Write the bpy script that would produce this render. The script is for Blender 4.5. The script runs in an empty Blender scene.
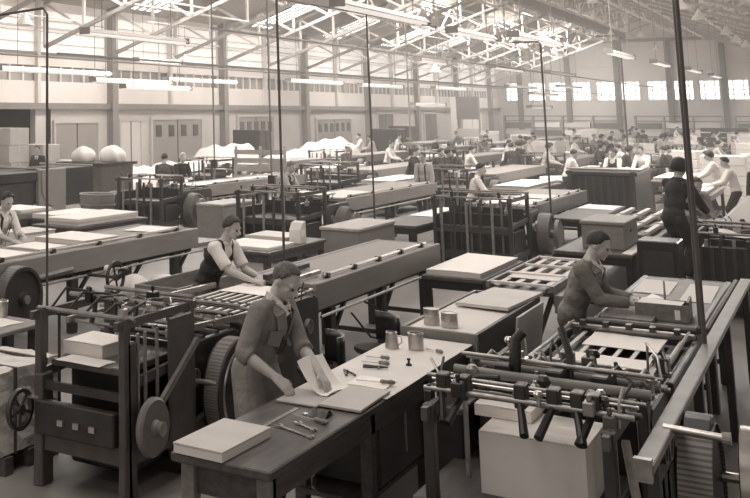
import bpy, bmesh, math, random
from mathutils import Vector, Matrix
random.seed(7)
S = bpy.context.scene
COL = S.collection
PI = math.pi

# ------------------------------------------------------------------ camera, world, light, exposure
cam_d = bpy.data.cameras.new('camera'); cam = bpy.data.objects.new('camera', cam_d); COL.objects.link(cam)
cam.location = (0, 0, 2.75)
cam.rotation_euler = (math.radians(90 + 7.895), 0, math.radians(36.366))
cam_d.sensor_width = 36.0
cam_d.lens = 1060 * 36 / 750
cam_d.shift_x = 325 / 750
cam_d.shift_y = -284 / 750
cam_d.clip_end = 400
S.camera = cam
S.view_settings.view_transform = 'Standard'
S.view_settings.look = 'None'
S.view_settings.gamma = 1.0
S.view_settings.use_curve_mapping = False
S.view_settings.exposure = 0.0

w = bpy.data.worlds.new('overcast_sky'); S.world = w; w.use_nodes = True
w.node_tree.nodes['Background'].inputs['Color'].default_value = (1.0, .95, .89, 1)
w.node_tree.nodes['Background'].inputs['Strength'].default_value = 0.5

def skylight(x, y, z, sx, sy, e, rx=0.0):  # added area lamps acting as roof daylight, mostly with no glazing above
    d = bpy.data.lights.new('skylight', 'AREA'); d.shape = 'RECTANGLE'; d.size = sx; d.size_y = sy
    d.energy = e; d.color = (1, .955, .9)
    o = bpy.data.objects.new('added_roof_daylight', d); COL.objects.link(o)
    o.location = (x, y, z); o.rotation_euler = (0, rx, 0)
for yy in (3, 12, 22, 34, 48, 64, 80, 95):
    s = .66 if yy < 15 else (1.1 if yy < 30 else 3.5)
    skylight(-19.0, yy, 9.15, 4.5, 7, 620 * s, math.radians(-20))
    if yy < 40: skylight(-4.5, yy, 9.1, 4.5, 7, 620 * s, math.radians(20))  # this slope has no glazing; the lamps are added
    else: skylight(5.5, yy, 8.3, 4.5, 7, 1750 * s, math.radians(-20))  # added lamps set out of view under an unglazed slope

# ------------------------------------------------------------------ materials
def lin(v):
    v /= 255.0
    return v / 12.92 if v <= .04045 else ((v + .055) / 1.055) ** 2.4
MATS = {}
def M(name, v, rough=.6, metal=0.0, var=.18, scale=6.0, bump=0.0, bscale=40.0, emit=0.0, stretch=None):
    if name in MATS: return MATS[name]
    m = bpy.data.materials.new(name); m.use_nodes = True; nt = m.node_tree; b = nt.nodes['Principled BSDF']
    g = lin(v)
    warm = (1.13, .97, .89) if v < 90 else (1.085, .98, .91) if v < 150 else (1.065, .985, .925)
    c = [min(1, g * k) for k in warm]
    tc = nt.nodes.new('ShaderNodeTexCoord'); mp = nt.nodes.new('ShaderNodeMapping')
    nt.links.new(tc.outputs['Object'], mp.inputs['Vector'])
    if stretch: mp.inputs['Scale'].default_value = stretch
    if var > 0:
        n = nt.nodes.new('ShaderNodeTexNoise'); n.inputs['Scale'].default_value = scale; n.inputs['Detail'].default_value = 5
        nt.links.new(mp.outputs['Vector'], n.inputs['Vector'])
        r = nt.nodes.new('ShaderNodeValToRGB')
        r.color_ramp.elements[0].position = .3; r.color_ramp.elements[1].position = .72
        r.color_ramp.elements[0].color = [max(0, k * (1 - var)) for k in c] + [1]
        r.color_ramp.elements[1].color = [min(1, k * (1 + var)) for k in c] + [1]
        nt.links.new(n.outputs['Fac'], r.inputs['Fac']); nt.links.new(r.outputs['Color'], b.inputs['Base Color'])
    else:
        b.inputs['Base Color'].default_value = c + [1]
    b.inputs['Roughness'].default_value = rough; b.inputs['Metallic'].default_value = metal
    if bump > 0:
        n2 = nt.nodes.new('ShaderNodeTexNoise'); n2.inputs['Scale'].default_value = bscale; n2.inputs['Detail'].default_value = 3
        nt.links.new(mp.outputs['Vector'], n2.inputs['Vector'])
        bp = nt.nodes.new('ShaderNodeBump'); bp.inputs['Strength'].default_value = bump; bp.inputs['Distance'].default_value = .02 if bscale > 15 else .07
        nt.links.new(n2.outputs['Fac'], bp.inputs['Height']); nt.links.new(bp.outputs['Normal'], b.inputs['Normal'])
    if emit > 0:
        b.inputs['Emission Color'].default_value = (1, .965, .92, 1); b.inputs['Emission Strength'].default_value = emit
    MATS[name] = m
    return m
def MW(name, v, axis, scale, dark=.55, rough=.6, metal=0, var=0, thin=.5):
    """material with regular bands along an axis (boards, corrugation, hatched tread)"""
    if name in MATS: return MATS[name]
    m = M(name, v, rough, metal, 0); nt = m.node_tree; b = nt.nodes['Principled BSDF']
    c = list(b.inputs['Base Color'].default_value)
    mp = [n for n in nt.nodes if n.type == 'MAPPING'][0]
    wv = nt.nodes.new('ShaderNodeTexWave'); wv.bands_direction = axis; wv.inputs['Scale'].default_value = scale
    wv.inputs['Distortion'].default_value = .15
    nt.links.new(mp.outputs['Vector'], wv.inputs['Vector'])
    r = nt.nodes.new('ShaderNodeValToRGB'); r.color_ramp.elements[0].position = thin - .2; r.color_ramp.elements[1].position = thin
    r.color_ramp.elements[0].color = [k * dark for k in c[:3]] + [1]; r.color_ramp.elements[1].color = c
    nt.links.new(wv.outputs['Fac'], r.inputs['Fac']); nt.links.new(r.outputs['Color'], b.inputs['Base Color'])
    return m
IRON = M('dark_machine_iron', 52, .42, .0, .3, 5, .1, 60)
IRON2 = M('grey_machine_iron', 80, .42, .0, .25, 5, .1, 60)
IRON3 = M('pale_machine_iron', 118, .45, .0, .2, 5)
BLACK = M('blackened_iron', 34, .4, 0, .3, 8)
STEEL = M('polished_steel', 190, .28, .85, .12, 20)
TSTEEL = M('dull_steel', 150, .38, .6, .2, 18)
BOARDG = M('grey_painted_board', 130, .55, 0, .1, 3, .08, 30, stretch=(4, .6, 4))
BED = MW('ribbed_table_bed', 146, 'Y', 8, .86, .7)
WOODD = M('dark_bench_wood', 74, .5, 0, .35, 4, .15, 25, stretch=(5, .7, 5))
WOOD = M('worn_wood', 118, .6, 0, .25, 4, .12, 25, stretch=(5, .7, 5))
WOODL = M('pale_wood', 165, .6, 0, .18, 4, .1, 25, stretch=(5, .7, 5))
PAPER = M('white_paper', 236, .75, 0, .03, 3, .05, 9)
PAPER2 = M('cream_paper', 212, .75, 0, .05, 3, .05, 9)
PAPERG = M('grey_card', 186, .75, 0, .06, 5)
PAPEREDGE = MW('stacked_paper_edges', 216, 'Z', 40, .88, .8)
CLOTHW = M('white_cloth', 222, .85, 0, .07, 3, .25, 6)
TIN = M('tin_plate', 185, .3, .6, .2, 12)
FLOORM = M('worn_concrete_floor', 124, .55, 0, .22, .8, .06, 12)
SKIN = M('skin', 178, .55, 0, .06, 9)
SKIN2 = M('pale_skin', 196, .55, 0, .06, 9)
LIPS = M('lips', 128, .6, 0, 0)
HAIRD = M('dark_hair', 40, .5, 0, .3, 50, .4, 120)
HAIRG = M('greying_hair', 118, .6, 0, .35, 60, .4, 120)
HAIRW = M('white_hair', 205, .6, 0, .2, 60, .4, 120)
EYE = M('eye_and_socket_shade', 34, .3, 0, 0)
COATM = M('brown_dust_coat', 124, .85, 0, .1, 7, .5, 9)
SHIRTW = M('white_shirt', 224, .85, 0, .05, 5, .5, 9)
SHIRTG = M('grey_shirt', 132, .85, 0, .08, 5, .5, 9)
SHIRTM = M('pale_grey_shirt', 182, .85, 0, .06, 5, .5, 9)
CLOTHD = M('dark_wool', 52, .9, 0, .15, 8, .5, 12)
CLOTHM = M('mid_grey_wool', 88, .9, 0, .15, 8, .5, 12)
LEATHER = M('black_leather', 30, .4, 0, .1, 8)
GLOW = M('bright_daylight_glass', 240, .3, 0, 0, emit=3.2)
GLOW2 = M('daylit_frosted_glass', 225, .4, 0, .05, 2, emit=.5)
TUBE = M('lit_fluorescent_tube', 240, .4, 0, 0, emit=.55)
ENAMEL = M('white_enamel', 228, .35, 0, .04, 5)
TRUSSM = M('pale_painted_steel', 205, .5, 0, .1, 3)
TRUSSD = M('grey_painted_steel', 128, .5, 0, .12, 3)
ROOFM = MW('corrugated_roof_sheet', 168, 'Y', 3.2, .9, .8)
WALLP = M('pale_wall_panel', 222, .8, 0, .05, .7)
WALLG = M('grey_wall_render', 184, .85, 0, .07, .8)
WALLE = M('end_wall_render', 188, .85, 0, .06, .8)
DARKIN = M('dark_interior', 72, .9, 0, .3, .6)
DOORG = M('grey_door_paint', 140, .6, 0, .08, 1)

# ------------------------------------------------------------------ mesh helpers
class MB:
    def __init__(s): s.v = []; s.f = []
    def add(s, vs, fs):
        n = len(s.v); s.v += [tuple(p) for p in vs]; s.f += [tuple(i + n for i in f) for f in fs]; return s
    def box(s, x0, x1, y0, y1, z0, z1):
        return s.add([(x, y, z) for z in (z0, z1) for y in (y0, y1) for x in (x0, x1)],
                     [(0, 2, 3, 1), (4, 5, 7, 6), (0, 1, 5, 4), (2, 6, 7, 3), (0, 4, 6, 2), (1, 3, 7, 5)])
    def beam(s, p, q, a, b=None, up=(0, 0, 1)):
        p = Vector(p); q = Vector(q); b = b or a; d = (q - p).normalized(); u = Vector(up)
        if abs(d.dot(u)) > .99: u = Vector((1, 0, 0))
        r = d.cross(u).normalized(); t = r.cross(d)
        vs = [c + r * (i * a / 2) + t * (j * b / 2) for c in (p, q) for j in (-1, 1) for i in (-1, 1)]
        return s.add(vs, [(0, 1, 3, 2), (4, 6, 7, 5), (0, 4, 5, 1), (2, 3, 7, 6), (0, 2, 6, 4), (1, 5, 7, 3)])
    def tube(s, p, q, r, n=10, r2=None):
        return s.path([p, q], r, n, r2)
    def path(s, pts, r, n=8, r2=None, caps=True):
        pts = [Vector(p) for p in pts]; rings = []; m = len(pts); prev = None
        for i, p in enumerate(pts):
            d = (pts[min(i + 1, m - 1)] - pts[max(i - 1, 0)]).normalized()
            u = prev if prev is not None else (Vector((0, 0, 1)) if abs(d.z) < .95 else Vector((1, 0, 0)))
            a = d.cross(u).normalized(); u = a.cross(d).normalized(); prev = u
            rr = r if r2 is None else r + (r2 - r) * i / (m - 1)
            rings.append([p + (a * math.cos(2 * PI * k / n) + u * math.sin(2 * PI * k / n)) * rr for k in range(n)])
        vs = [v for R in rings for v in R]
        fs = [(i * n + k, i * n + (k + 1) % n, (i + 1) * n + (k + 1) % n, (i + 1) * n + k) for i in range(m - 1) for k in range(n)]
        if caps: fs += [tuple(range(n - 1, -1, -1)), tuple((m - 1) * n + k for k in range(n))]
        return s.add(vs, fs)
    def lathe(s, prof, c, axis=(0, 0, 1), n=24):
        """prof: (radius, offset along axis)"""
        ax = Vector(axis).normalized(); u = Vector((0, 0, 1)) if abs(ax.z) < .9 else Vector((1, 0, 0))
        a = ax.cross(u).normalized(); b = ax.cross(a); c = Vector(c)
        vs = [c + ax * h + (a * math.cos(2 * PI * k / n) + b * math.sin(2 * PI * k / n)) * max(r, 1e-4) for r, h in prof for k in range(n)]
        m = len(prof)
        fs = [(i * n + k, (i + 1) * n + k, (i + 1) * n + (k + 1) % n, i * n + (k + 1) % n) for i in range(m - 1) for k in range(n)]
        return s.add(vs, fs)
    def disc(s, c, axis, r, t, n=28, rim=.0, dish=.0):
        p = [(0, -t / 2), (r, -t / 2), (r, t / 2)]
        if rim: p = [(0, -t / 2 + dish), (r - rim, -t / 2 + dish), (r - rim, -t / 2), (r, -t / 2), (r, t / 2), (r - rim, t / 2), (r - rim, t / 2 - dish), (0, t / 2 - dish)]
        else: p += [(0, t / 2)]
        return s.lathe(p, c, axis, n)
    def wheel(s, c, axis, R, t, rim=.03, spokes=5, hub=.05, sr=.014):
        """open spoked wheel"""
        s.lathe([(R - rim, -t / 2), (R, -t / 2), (R, t / 2), (R - rim, t / 2), (R - rim, -t / 2)], c, axis, 30)
        s.lathe([(0, -t * .7), (hub, -t * .7), (hub, t * .7), (0, t * .7)], c, axis, 12)
        ax = Vector(axis).normalized(); u = Vector((0, 0, 1)) if abs(ax.z) < .9 else Vector((1, 0, 0))
        a = ax.cross(u).normalized(); b = ax.cross(a); c = Vector(c)
        for k in range(spokes):
            d = a * math.cos(2 * PI * k / spokes + .3) + b * math.sin(2 * PI * k / spokes + .3)
            s.tube(c + d * hub * .8, c + d * (R - rim * .6), sr, 6)
        return s
    def poly(s, pts, axis, d0, d1):
        """prism of a 2D outline; axis x: pts are (y,z); y: (x,z); z: (x,y)"""
        f = {'x': lambda p, d: (d, p[0], p[1]), 'y': lambda p, d: (p[0], d, p[1]), 'z': lambda p, d: (p[0], p[1], d)}[axis]
        n = len(pts); vs = [f(p, d0) for p in pts] + [f(p, d1) for p in pts]
        return s.add(vs, [tuple(range(n)), tuple(range(2 * n - 1, n - 1, -1))] + [(i, i + n, (i + 1) % n + n, (i + 1) % n) for i in range(n)])
    def grid(s, fn, nu, nv, thick=0.0):
        vs = [Vector(fn(i / nu, j / nv)) for j in range(nv + 1) for i in range(nu + 1)]; W = nu + 1
        fs = [(j * W + i, j * W + i + 1, (j + 1) * W + i + 1, (j + 1) * W + i) for j in range(nv) for i in range(nu)]
        if thick:
            k = len(vs); vs2 = [v - Vector((0, 0, thick)) for v in vs]
            fs2 = [tuple(q + k for q in f[::-1]) for f in fs]
            ed = [(i, i + 1) for i in range(nu)] + [(nv * W + i + 1, nv * W + i) for i in range(nu)] + [(j * W + nu, (j + 1) * W + nu) for j in range(nv)] + [((j + 1) * W, j * W) for j in range(nv)]
            return s.add(vs + vs2, fs + fs2 + [(b, a, a + k, b + k) for a, b in ed])
        return s.add(vs, fs)
    def build(s, name, mat, parent=None, bev=0.0, smooth=False, loc=None, rz=0.0, flip=True):
        me = bpy.data.meshes.new(name); me.from_pydata(s.v, [], s.f); me.validate()
        bm = bmesh.new(); bm.from_mesh(me)
        bmesh.ops.recalc_face_normals(bm, faces=bm.faces)
        bm.to_mesh(me); bm.free()
        me.materials.append(mat)
        o = bpy.data.objects.new(name, me); COL.objects.link(o)
        if parent is not None: o.parent = parent
        if loc is not None: o.location = loc
        o.rotation_euler.z = rz
        if smooth:
            for p in me.polygons: p.use_smooth = True
            md = o.modifiers.new('split', 'EDGE_SPLIT'); md.split_angle = math.radians(38)
        if bev > 0:
            md = o.modifiers.new('bevel', 'BEVEL'); md.width = bev; md.segments = 1; md.limit_method = 'ANGLE'; md.angle_limit = math.radians(50)
        return o
def tag(o, label, cat, group=None, kind=None):
    o['label'] = label
    if cat: o['category'] = cat
    if group: o['group'] = group
    if kind: o['kind'] = kind
    return o
def T(name, loc, label, cat, group=None, rz=0.0):
    o = bpy.data.objects.new(name, None); COL.objects.link(o); o.location = loc; o.rotation_euler.z = rz; o.empty_display_size = .1
    return tag(o, label, cat, group)
def struct(name, mb, mat, label=None, parent=None, **k):
    o = mb.build(name, mat, parent, **k)
    if parent is None: o['kind'] = 'structure'
    if label: o['label'] = label
    return o
KIDS = {}
def copy_tree(o, parent=None):
    c = o.copy(); COL.objects.link(c); c.parent = parent
    for ch in [x for x in S.objects if x.parent == o] if o.name not in KIDS else KIDS[o.name]:
        copy_tree(ch, c)
    return c
def clone(o, loc, label, rz=None):
    if o.name not in KIDS:
        def reg(q):
            KIDS[q.name] = [x for x in S.objects if x.parent == q]
            for x in KIDS[q.name]: reg(x)
        reg(o)
    c = copy_tree(o); c.location = loc
    if rz is not None: c.rotation_euler.z = rz
    c['label'] = label
    return c
ORD = ['first', 'second', 'third', 'fourth', 'fifth', 'sixth', 'seventh', 'eighth', 'ninth', 'tenth', 'eleventh', 'twelfth', 'thirteenth', 'fourteenth', 'fifteenth', 'sixteenth', 'seventeenth', 'eighteenth', 'nineteenth', 'twentieth']
ORD += ['twenty-' + o for o in ORD[:9]] + ['thirtieth'] + ['thirty-' + o for o in ORD[:9]]

# ------------------------------------------------------------------ the hall
XL, YF, XV, RX = -25.0, 103.0, 1.5, -11.75       # left wall, far wall, roof valley, roof ridge
SL = .37
def chord(x):                                      # height of the truss bottom chord
    if x <= RX: return 5.15 + SL * (x - XL)
    if x <= XV: return 5.15 + SL * (XV - x)
    return 5.15 + SL * (x - XV)
def roofz(x): return chord(x) + 1.95
struct('floor', MB().box(-26, 14, -4, 104, -.2, 0), FLOORM, 'worn grey concrete floor of the print hall')

# left wall: lower render, band beam, pale cladding, window strip, tall daylit glazing
bays = [27.95 + 10.25 * k for k in range(8)]
def wallbox(y0, y1, z0, z1, t=.25): return MB().box(XL - t, XL, y0, y1, z0, z1)
lw = MB()
segs = [(-4, 24.0), (33.0, 104)]
# openings in the lower wall: loading opening 24-33 ; the rest is solid with doors set on it
for a, b in segs: lw.box(XL - .25, XL, a, b, 0, 2.86)
struct('wall_left', lw, WALLG, 'lower part of the long side wall')
struct('wall_left.001', wallbox(-4, 104, 3.1, 3.95), WALLP, 'pale cladding above the band beam of the side wall')
struct('wall_left.002', wallbox(-4, 104, 4.55, 5.0), WALLP, 'pale cladding above the strip windows of the side wall')
struct('wall_left.003', wallbox(-4, 104, 6.75, 7.4), WALLP, 'pale cladding under the eaves of the side wall')
struct('trim_1', MB().box(XL, XL + .22, -4, 103, 2.86, 3.1), TRUSSD, 'long grey band beam along the side wall')
struct('trim_2', MB().box(XL, XL + .1, -4, 103, 4.98, 5.08), TRUSSD, 'thin grey rail above the strip windows')
struct('trim_3', MB().box(XL, XL + .1, -4, 103, 6.0, 6.08), TRUSSM, 'thin rail across the tall glazing')
struct('wall_loading', MB().box(-32, -31.8, 22, 34, 0, 3).box(-32, XL, 22.0, 22.2, 0, 3).box(-32, XL, 33.8, 34, 0, 3).box(-32, XL - .25, 22, 34, 2.9, 3.0), DARKIN, 'dark loading bay beyond the side wall opening')
struct('floor.001', MB().box(-32, -26, 22, 34, -.2, 0), FLOORM, 'floor of the loading bay')
wn = 1
allb = [-4] + [bays[0] - 10.25 * k for k in (2, 1)] + bays + [103]
for i in range(len(allb) - 1):
    a, b = allb[i] + .2, allb[i + 1] - .2
    if b - a < 1: continue
    n = 2
    w1 = struct('window_%d' % wn, MB().box(XL - .16, XL - .12, a, b, 5.0, 6.75), GLOW2, 'tall daylit glazing panel high in the side wall'); wn += 1
    fr = MB()
    for k in range(n + 1): fr.box(XL - .1, XL - .03, a + (b - a) * k / n - .03, a + (b - a) * k / n + .03, 5.0, 6.75)
    for z in (5.45, 5.9, 6.35): fr.box(XL - .1, XL - .04, a, b, z - .025, z + .025)
    fr.build('window_frame', TRUSSM, w1)
    w2 = struct('window_%d' % wn, MB().box(XL - .16, XL - .12, a, b, 3.95, 4.55), M('strip_window_glass', 150, .25, 0, .45, .35), 'strip of dull windows and louvres along the side wall'); wn += 1
    fr = MB()
    for k in range(13): fr.box(XL - .1, XL - .02, a + (b - a) * k / 12 - .04, a + (b - a) * k / 12 + .04, 3.95, 4.55)
    fr.build('window_frame', WALLP, w2)
tn = 4
for y in bays:
    struct('trim_%d' % tn, MB().box(XL, XL + .3, y - .16, y + .16, 0, 7.2).box(XL + .3, XL + .34, y - .22, y + .22, 0, 7.2), TRUSSD, 'steel wall column'); tn += 1
    struct('trim_%d' % tn, MB().box(XL, XL + .16, y + 5.0, y + 5.2, 2.9, 7.2), TRUSSM, 'thin intermediate wall post'); tn += 1
# doors and wall fittings along the side wall
def door(n, y0, y1, z1, mat, label, panes=0):
    d = struct('door_%d' % n, MB().box(XL, XL + .08, y0, y1, 0, z1), mat, label)
    f = MB().box(XL, XL + .12, y0 - .12, y0, 0, z1 + .12).box(XL, XL + .12, y1, y1 + .12, 0, z1 + .12).box(XL, XL + .12, y0, y1, z1, z1 + .12)
    f.build('door_frame', WALLG, d)
    MB().box(XL + .08, XL + .1, (y0 + y1) / 2 - .02, (y0 + y1) / 2 + .02, 0, z1).build('door_gap', BLACK, d)
    for k in range(panes):
        yy = y0 + (y1 - y0) * (k + .5) / panes
        MB().box(XL + .08, XL + .1, yy - .25, yy + .25, z1 * .68, z1 * .9).build('pane', M('door_glass', 70, .2, 0, .3, 2), d)
door(1, 34.2, 37.2, 2.3, DOORG, 'wide grey sliding door beside the loading opening')
door(2, 39.0, 40.6, 2.35, M('pale_door_paint', 196, .6, 0, .05, 1), 'pale single door near the first wall column')
door(3, 41.6, 46.2, 2.4, DOORG, 'grey folding doors with small panes', 4)
door(4, 50.2, 54.4, 2.5, DOORG, 'row of grey doors with panes past the second wall column', 5)
door(5, 60.5, 66.0, 2.3, DOORG, 'grey glazed doors past the third wall column', 6)
door(6, 71, 74, 2.6, M('dark_door_paint', 84, .6, 0, .1, 1), 'dark doorway in the far half of the side wall')
door(7, 81, 84, 2.6, M('dark_door_paint', 84, .6, 0, .1, 1), 'dark doorway near the far corner')
door(8, 91, 97, 2.7, WALLP, 'pale wide door close to the far corner')

# far wall with gable, columns, windows
wx = [-23.5, -21.6, -19.85, -17.95, -16.05, -14.15, -12.15, -10.2, -8.35, -6.35, -4.4, -2.4, -.4]
fw = MB()
WZ0, WZ1, HW = 3.75, 5.35, .74
fw.box(XL, XV + 3, YF, YF + .3, 0, WZ0)
xs = [XL] + [v for x in wx for v in (x - HW, x + HW)] + [XV + 3]
for k in range(0, len(xs), 2): fw.box(xs[k], xs[k + 1], YF, YF + .3, WZ0, WZ1)
fw.poly([(XL, WZ1), (XV, WZ1), (XV, roofz(XV)), (RX, roofz(RX)), (XL, roofz(XL))], 'y', YF, YF + .3)
struct('wall_far', fw, WALLE, 'grey rendered end wall of the hall')
for x in wx:
    o = struct('window_%d' % wn, MB().box(x - HW, x + HW, YF + .12, YF + .15, WZ0, WZ1), GLOW, 'small bright daylit window in the end wall'); wn += 1
    f = MB()
    for d in (-HW + .04, -.36, .36, HW - .04): f.box(x + d - .035, x + d + .035, YF + .02, YF + .1, WZ0, WZ1)
    for d in (.04, .42, .8, 1.18, 1.56): f.box(x - HW, x + HW, YF + .02, YF + .1, WZ0 + d - .03, WZ0 + d + .03)
    f.build('window_frame', WALLG, o)
for x in (-23.0, -19.0, -15.1, -11.2, -7.3, -3.4):
    struct('trim_%d' % tn, MB().box(x - .2, x + .2, YF - .35, YF, 0, 8.9), M('dark_column_paint', 92, .6, 0, .1, 2), 'steel column of the end wall'); tn += 1
struct('trim_%d' % tn, MB().box(XL, XV, YF - .3, YF, 8.7, 8.95), TRUSSD, 'long horizontal beam across the end wall'); tn += 1
struct('trim_%d' % tn, MB().box(XL, XV, YF - .12, YF, 6.6, 6.72), WALLG, 'thin sheeting rail across the end wall'); tn += 1

# roof
def roofplane(name, x0, x1, label):
    z0, z1 = roofz(x0), roofz(x1)
    struct(name, MB().add([(x0, -4, z0), (x1, -4, z1), (x1, 103.3, z1), (x0, 103.3, z0), (x0, -4, z0 + .12), (x1, -4, z1 + .12), (x1, 103.3, z1 + .12), (x0, 103.3, z0 + .12)],
           [(0, 1, 2, 3), (7, 6, 5, 4), (0, 4, 5, 1), (1, 5, 6, 2), (2, 6, 7, 3), (3, 7, 4, 0)]), ROOFM, label)
roofplane('ceiling', XL - .3, RX, 'corrugated roof slope over the side wall')
roofplane('ceiling.001', RX, XV, 'corrugated roof slope beyond the ridge')
roofplane('ceiling.002', XV, 13, 'unseen corrugated roof slope over the next bay')  # out of view, included for the shade it throws
# roof lights: glazed strips in the slope
for k, y in enumerate([-1, 8, 18, 28.4, 39.0, 50.9, 60.9, 70.5, 80.6, 91.0]):
    for (xa, xb) in ((-24.5, -21.9), (-18.6, -15.2)):
        if xa > -20 and y > 33: continue  # inner row is unseen, added to match the roof lamps
        za, zb = roofz(xa) - .02, roofz(xb) - .02
        o = struct('window_%d' % wn, MB().add([(xa, y, za), (xb, y, zb), (xb, y + 2.5, zb), (xa, y + 2.5, za), (xa, y, za - .04), (xb, y, zb - .04), (xb, y + 2.5, zb - .04), (xa, y + 2.5, za - .04)],
            [(3, 2, 1, 0), (4, 5, 6, 7), (0, 1, 5, 4), (1, 2, 6, 5), (2, 3, 7, 6), (3, 0, 4, 7)]), GLOW, 'bright roof light in the slope above the side wall'); wn += 1
        f = MB()
        for j in range(5):
            yy = y + 2.5 * j / 4
            f.beam((xa, yy, za - .07), (xb, yy, zb - .07), .07)
        f.build('window_frame', TRUSSD, o)
# lattice trusses
def truss(y, n):
    b = MB(); e = MB(); x0 = XL + .3
    def seg(xa, xb, step):
        m = int(abs(xb - xa) / step); P = [xa + (xb - xa) * i / m for i in range(m + 1)]
        b.beam((xa, y, chord(xa)), (xb, y, chord(xb)), .16, .14); b.beam((xa, y, chord(xa) + 1.7), (xb, y, chord(xb) + 1.7), .16, .14)
        for i, x in enumerate(P):
            e.beam((x, y, chord(x)), (x, y, chord(x) + 1.7), .1, .1)
            if i < m:
                if (xa < RX): e.beam((x, y, chord(x) + 1.7), (P[i + 1], y, chord(P[i + 1])), .1, .1)
                else: e.beam((x, y, chord(x)), (P[i + 1], y, chord(P[i + 1]) + 1.7), .1, .1)
    seg(x0, RX, 1.75); seg(RX, XV, 1.75)
    o = struct('trim_%d' % n, b, M('mid_painted_steel', 158, .5, 0, .12, 3), 'lattice roof truss')
    e.build('bracing', TRUSSM, o); return o
for k in range(-7, 14):
    truss(33.2 + 5.12 * k, tn); tn += 1
for x in (-24, -21.5, -19, -16.5, -14, -9.5, -7, -4.5, -2):
    z = chord(x) + 1.82
    struct('trim_%d' % tn, MB().beam((x, -4, z), (x, 103, z), .12, .16), TRUSSD, 'long roof purlin'); tn += 1
for x, z in ((-18.5, 7.5), (-15.2, 8.7), (-13.6, 9.2), (-10.4, 9.2), (-8.3, 8.7), (-5.2, 7.6)):      # longitudinal lattice girders
    b = MB().beam((x, 15, z), (x, 103, z), .12).beam((x, 15, z + 1.6), (x, 103, z + 1.6), .12)
    for k in range(34):
        yy = 15.3 + 2.56 * k
        b.beam((x, yy, z if k % 2 else z + 1.6), (x, yy + 2.56, z + 1.6 if k % 2 else z), .08)
    struct('trim_%d' % tn, b, TRUSSM, 'long lattice girder under the roof'); tn += 1
struct('trim_%d' % tn, MB().box(-13.1, -12.7, 40, 92, 8.3, 8.75), M('brown_duct', 120, .6, 0, .1, 1), 'long dark beam hung under the ridge'); tn += 1
struct('trim_%d' % tn, MB().beam((-7.6, 12, 4.72), (-7.6, 26, 4.86), .12, .18), TRUSSD, 'long pale service beam above the strip lights'); tn += 1
for z, xx in ((4.3, -18.0), (4.1, -14.5), (4.5, -10.5)):
    struct('trim_%d' % tn, MB().tube((xx, 20, z), (xx, 98, z), .03, 6), TRUSSD, 'thin overhead service pipe'); tn += 1

# strip lights, cone pendants
def striplight(x, y0, L, z, label, hang=None):
    t = T('strip_light', (x, y0, z), label, 'strip light', 'fluorescent strip lights hung over the machines')
    MB().poly([(-.13, .0), (-.03, .1), (.03, .1), (.13, .0), (.11, -.01), (-.11, -.01)], 'y', 0, L).build('reflector', ENAMEL, t)
    for d in (-.06, .06): MB().tube((d, .06, -.035), (d, L - .06, -.035), .025, 8).build('fluorescent_tube', TUBE, t)
    for yy in (-.04, L): MB().box(-.14, .14, yy, yy + .04, -.05, .11).build('end_cap', TRUSSD, t)
    for yy in (.15 * L, .85 * L): MB().tube((0, yy, .1), (0, yy, chord(x) + .08 - z), .012, 5).build('suspension_rod', TRUSSD, t)
    return t
SLT = [(-6.8, 17.6, 4.8, 4.6, 'large bright strip light crossing the top of the view'), (-7.0, 25.1, 3.6, 4.6, 'strip light behind the end of the large one'),
       (-6.2, 27.4, 5.2, 4.6, 'bright strip light over the middle of the hall in front of the end wall'), (-5.6, 36.9, 4.6, 4.6, 'strip light hung beside the elbowed conduit near the end wall windows'),
       (-5.4, 45.4, 4.3, 4.6, 'strip light just left of the thick slanting pole'), (-5.1, 53.6, 5.0, 4.6, 'small strip light just right of the thick slanting pole'),
       (-5.0, 63, 5, 4.6, 'tiny last strip light above the end wall windows'),
       (-10.8, 53.9, 6, 4.6, 'faint strip light over the third end wall window'), (-11.4, 46.5, 5, 4.6, 'strip light over the first end wall window'),
       (-14.0, 20.4, 4.7, 4.6, 'long pale strip light in front of the first wall columns'), (-20, 24.6, 6, 4.02, 'wide strip light crossing the tall pole at the side of the hall'),
       (-19.6, 29.0, 5, 3.78, 'strip light below the louvre strip beside the first wall column'), (-19.2, 30.2, 4.5, 3.58, 'low strip light just right of the first wall column'),
       (-20.4, 33.0, 3.2, 4.62, 'short strip light against the high glazing past the first column'), (-20.9, 36, 6, 4.0, 'strip light across the second wall column'),
       (-18.5, 42.0, 6, 4.05, 'strip light against the side wall past the second column'), (-18.0, 49.0, 6, 4.0, 'strip light against the side wall past the third column'),
       (-17.0, 57.0, 6, 4.0, 'strip light against the side wall past the fourth column'), (-12, 38.6, 3.2, 4.6, 'strip light below the lattice in the middle of the roof'),
       (-15, 64.0, 7, 4.2, 'strip light near the far corner, upper of two'), (-14.2, 66.0, 7, 3.8, 'strip light near the far corner, lower of two'),
       (-16.5, 52.0, 5, 3.1, 'low strip light in front of the dark far doorway'), (-13.5, 70, 7, 4.3, 'strip light beside the far corner against the end wall'),
       (-13, 60.0, 5, 3.0, 'low strip light in front of the far side wall doors')]
for s in SLT: striplight(*s)
for x in sorted(set(s[0] for s in SLT)):
    ys = [s[1] for s in SLT if s[0] == x]; ye = [s[1] + s[2] for s in SLT if s[0] == x]
    struct('trim_%d' % tn, MB().tube((x, min(ys) - 3, chord(x) + .08), (x, max(ye) + 3, chord(x) + .08), .04, 6), TRUSSM, 'thin carrier rail between the trusses'); tn += 1
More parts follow.
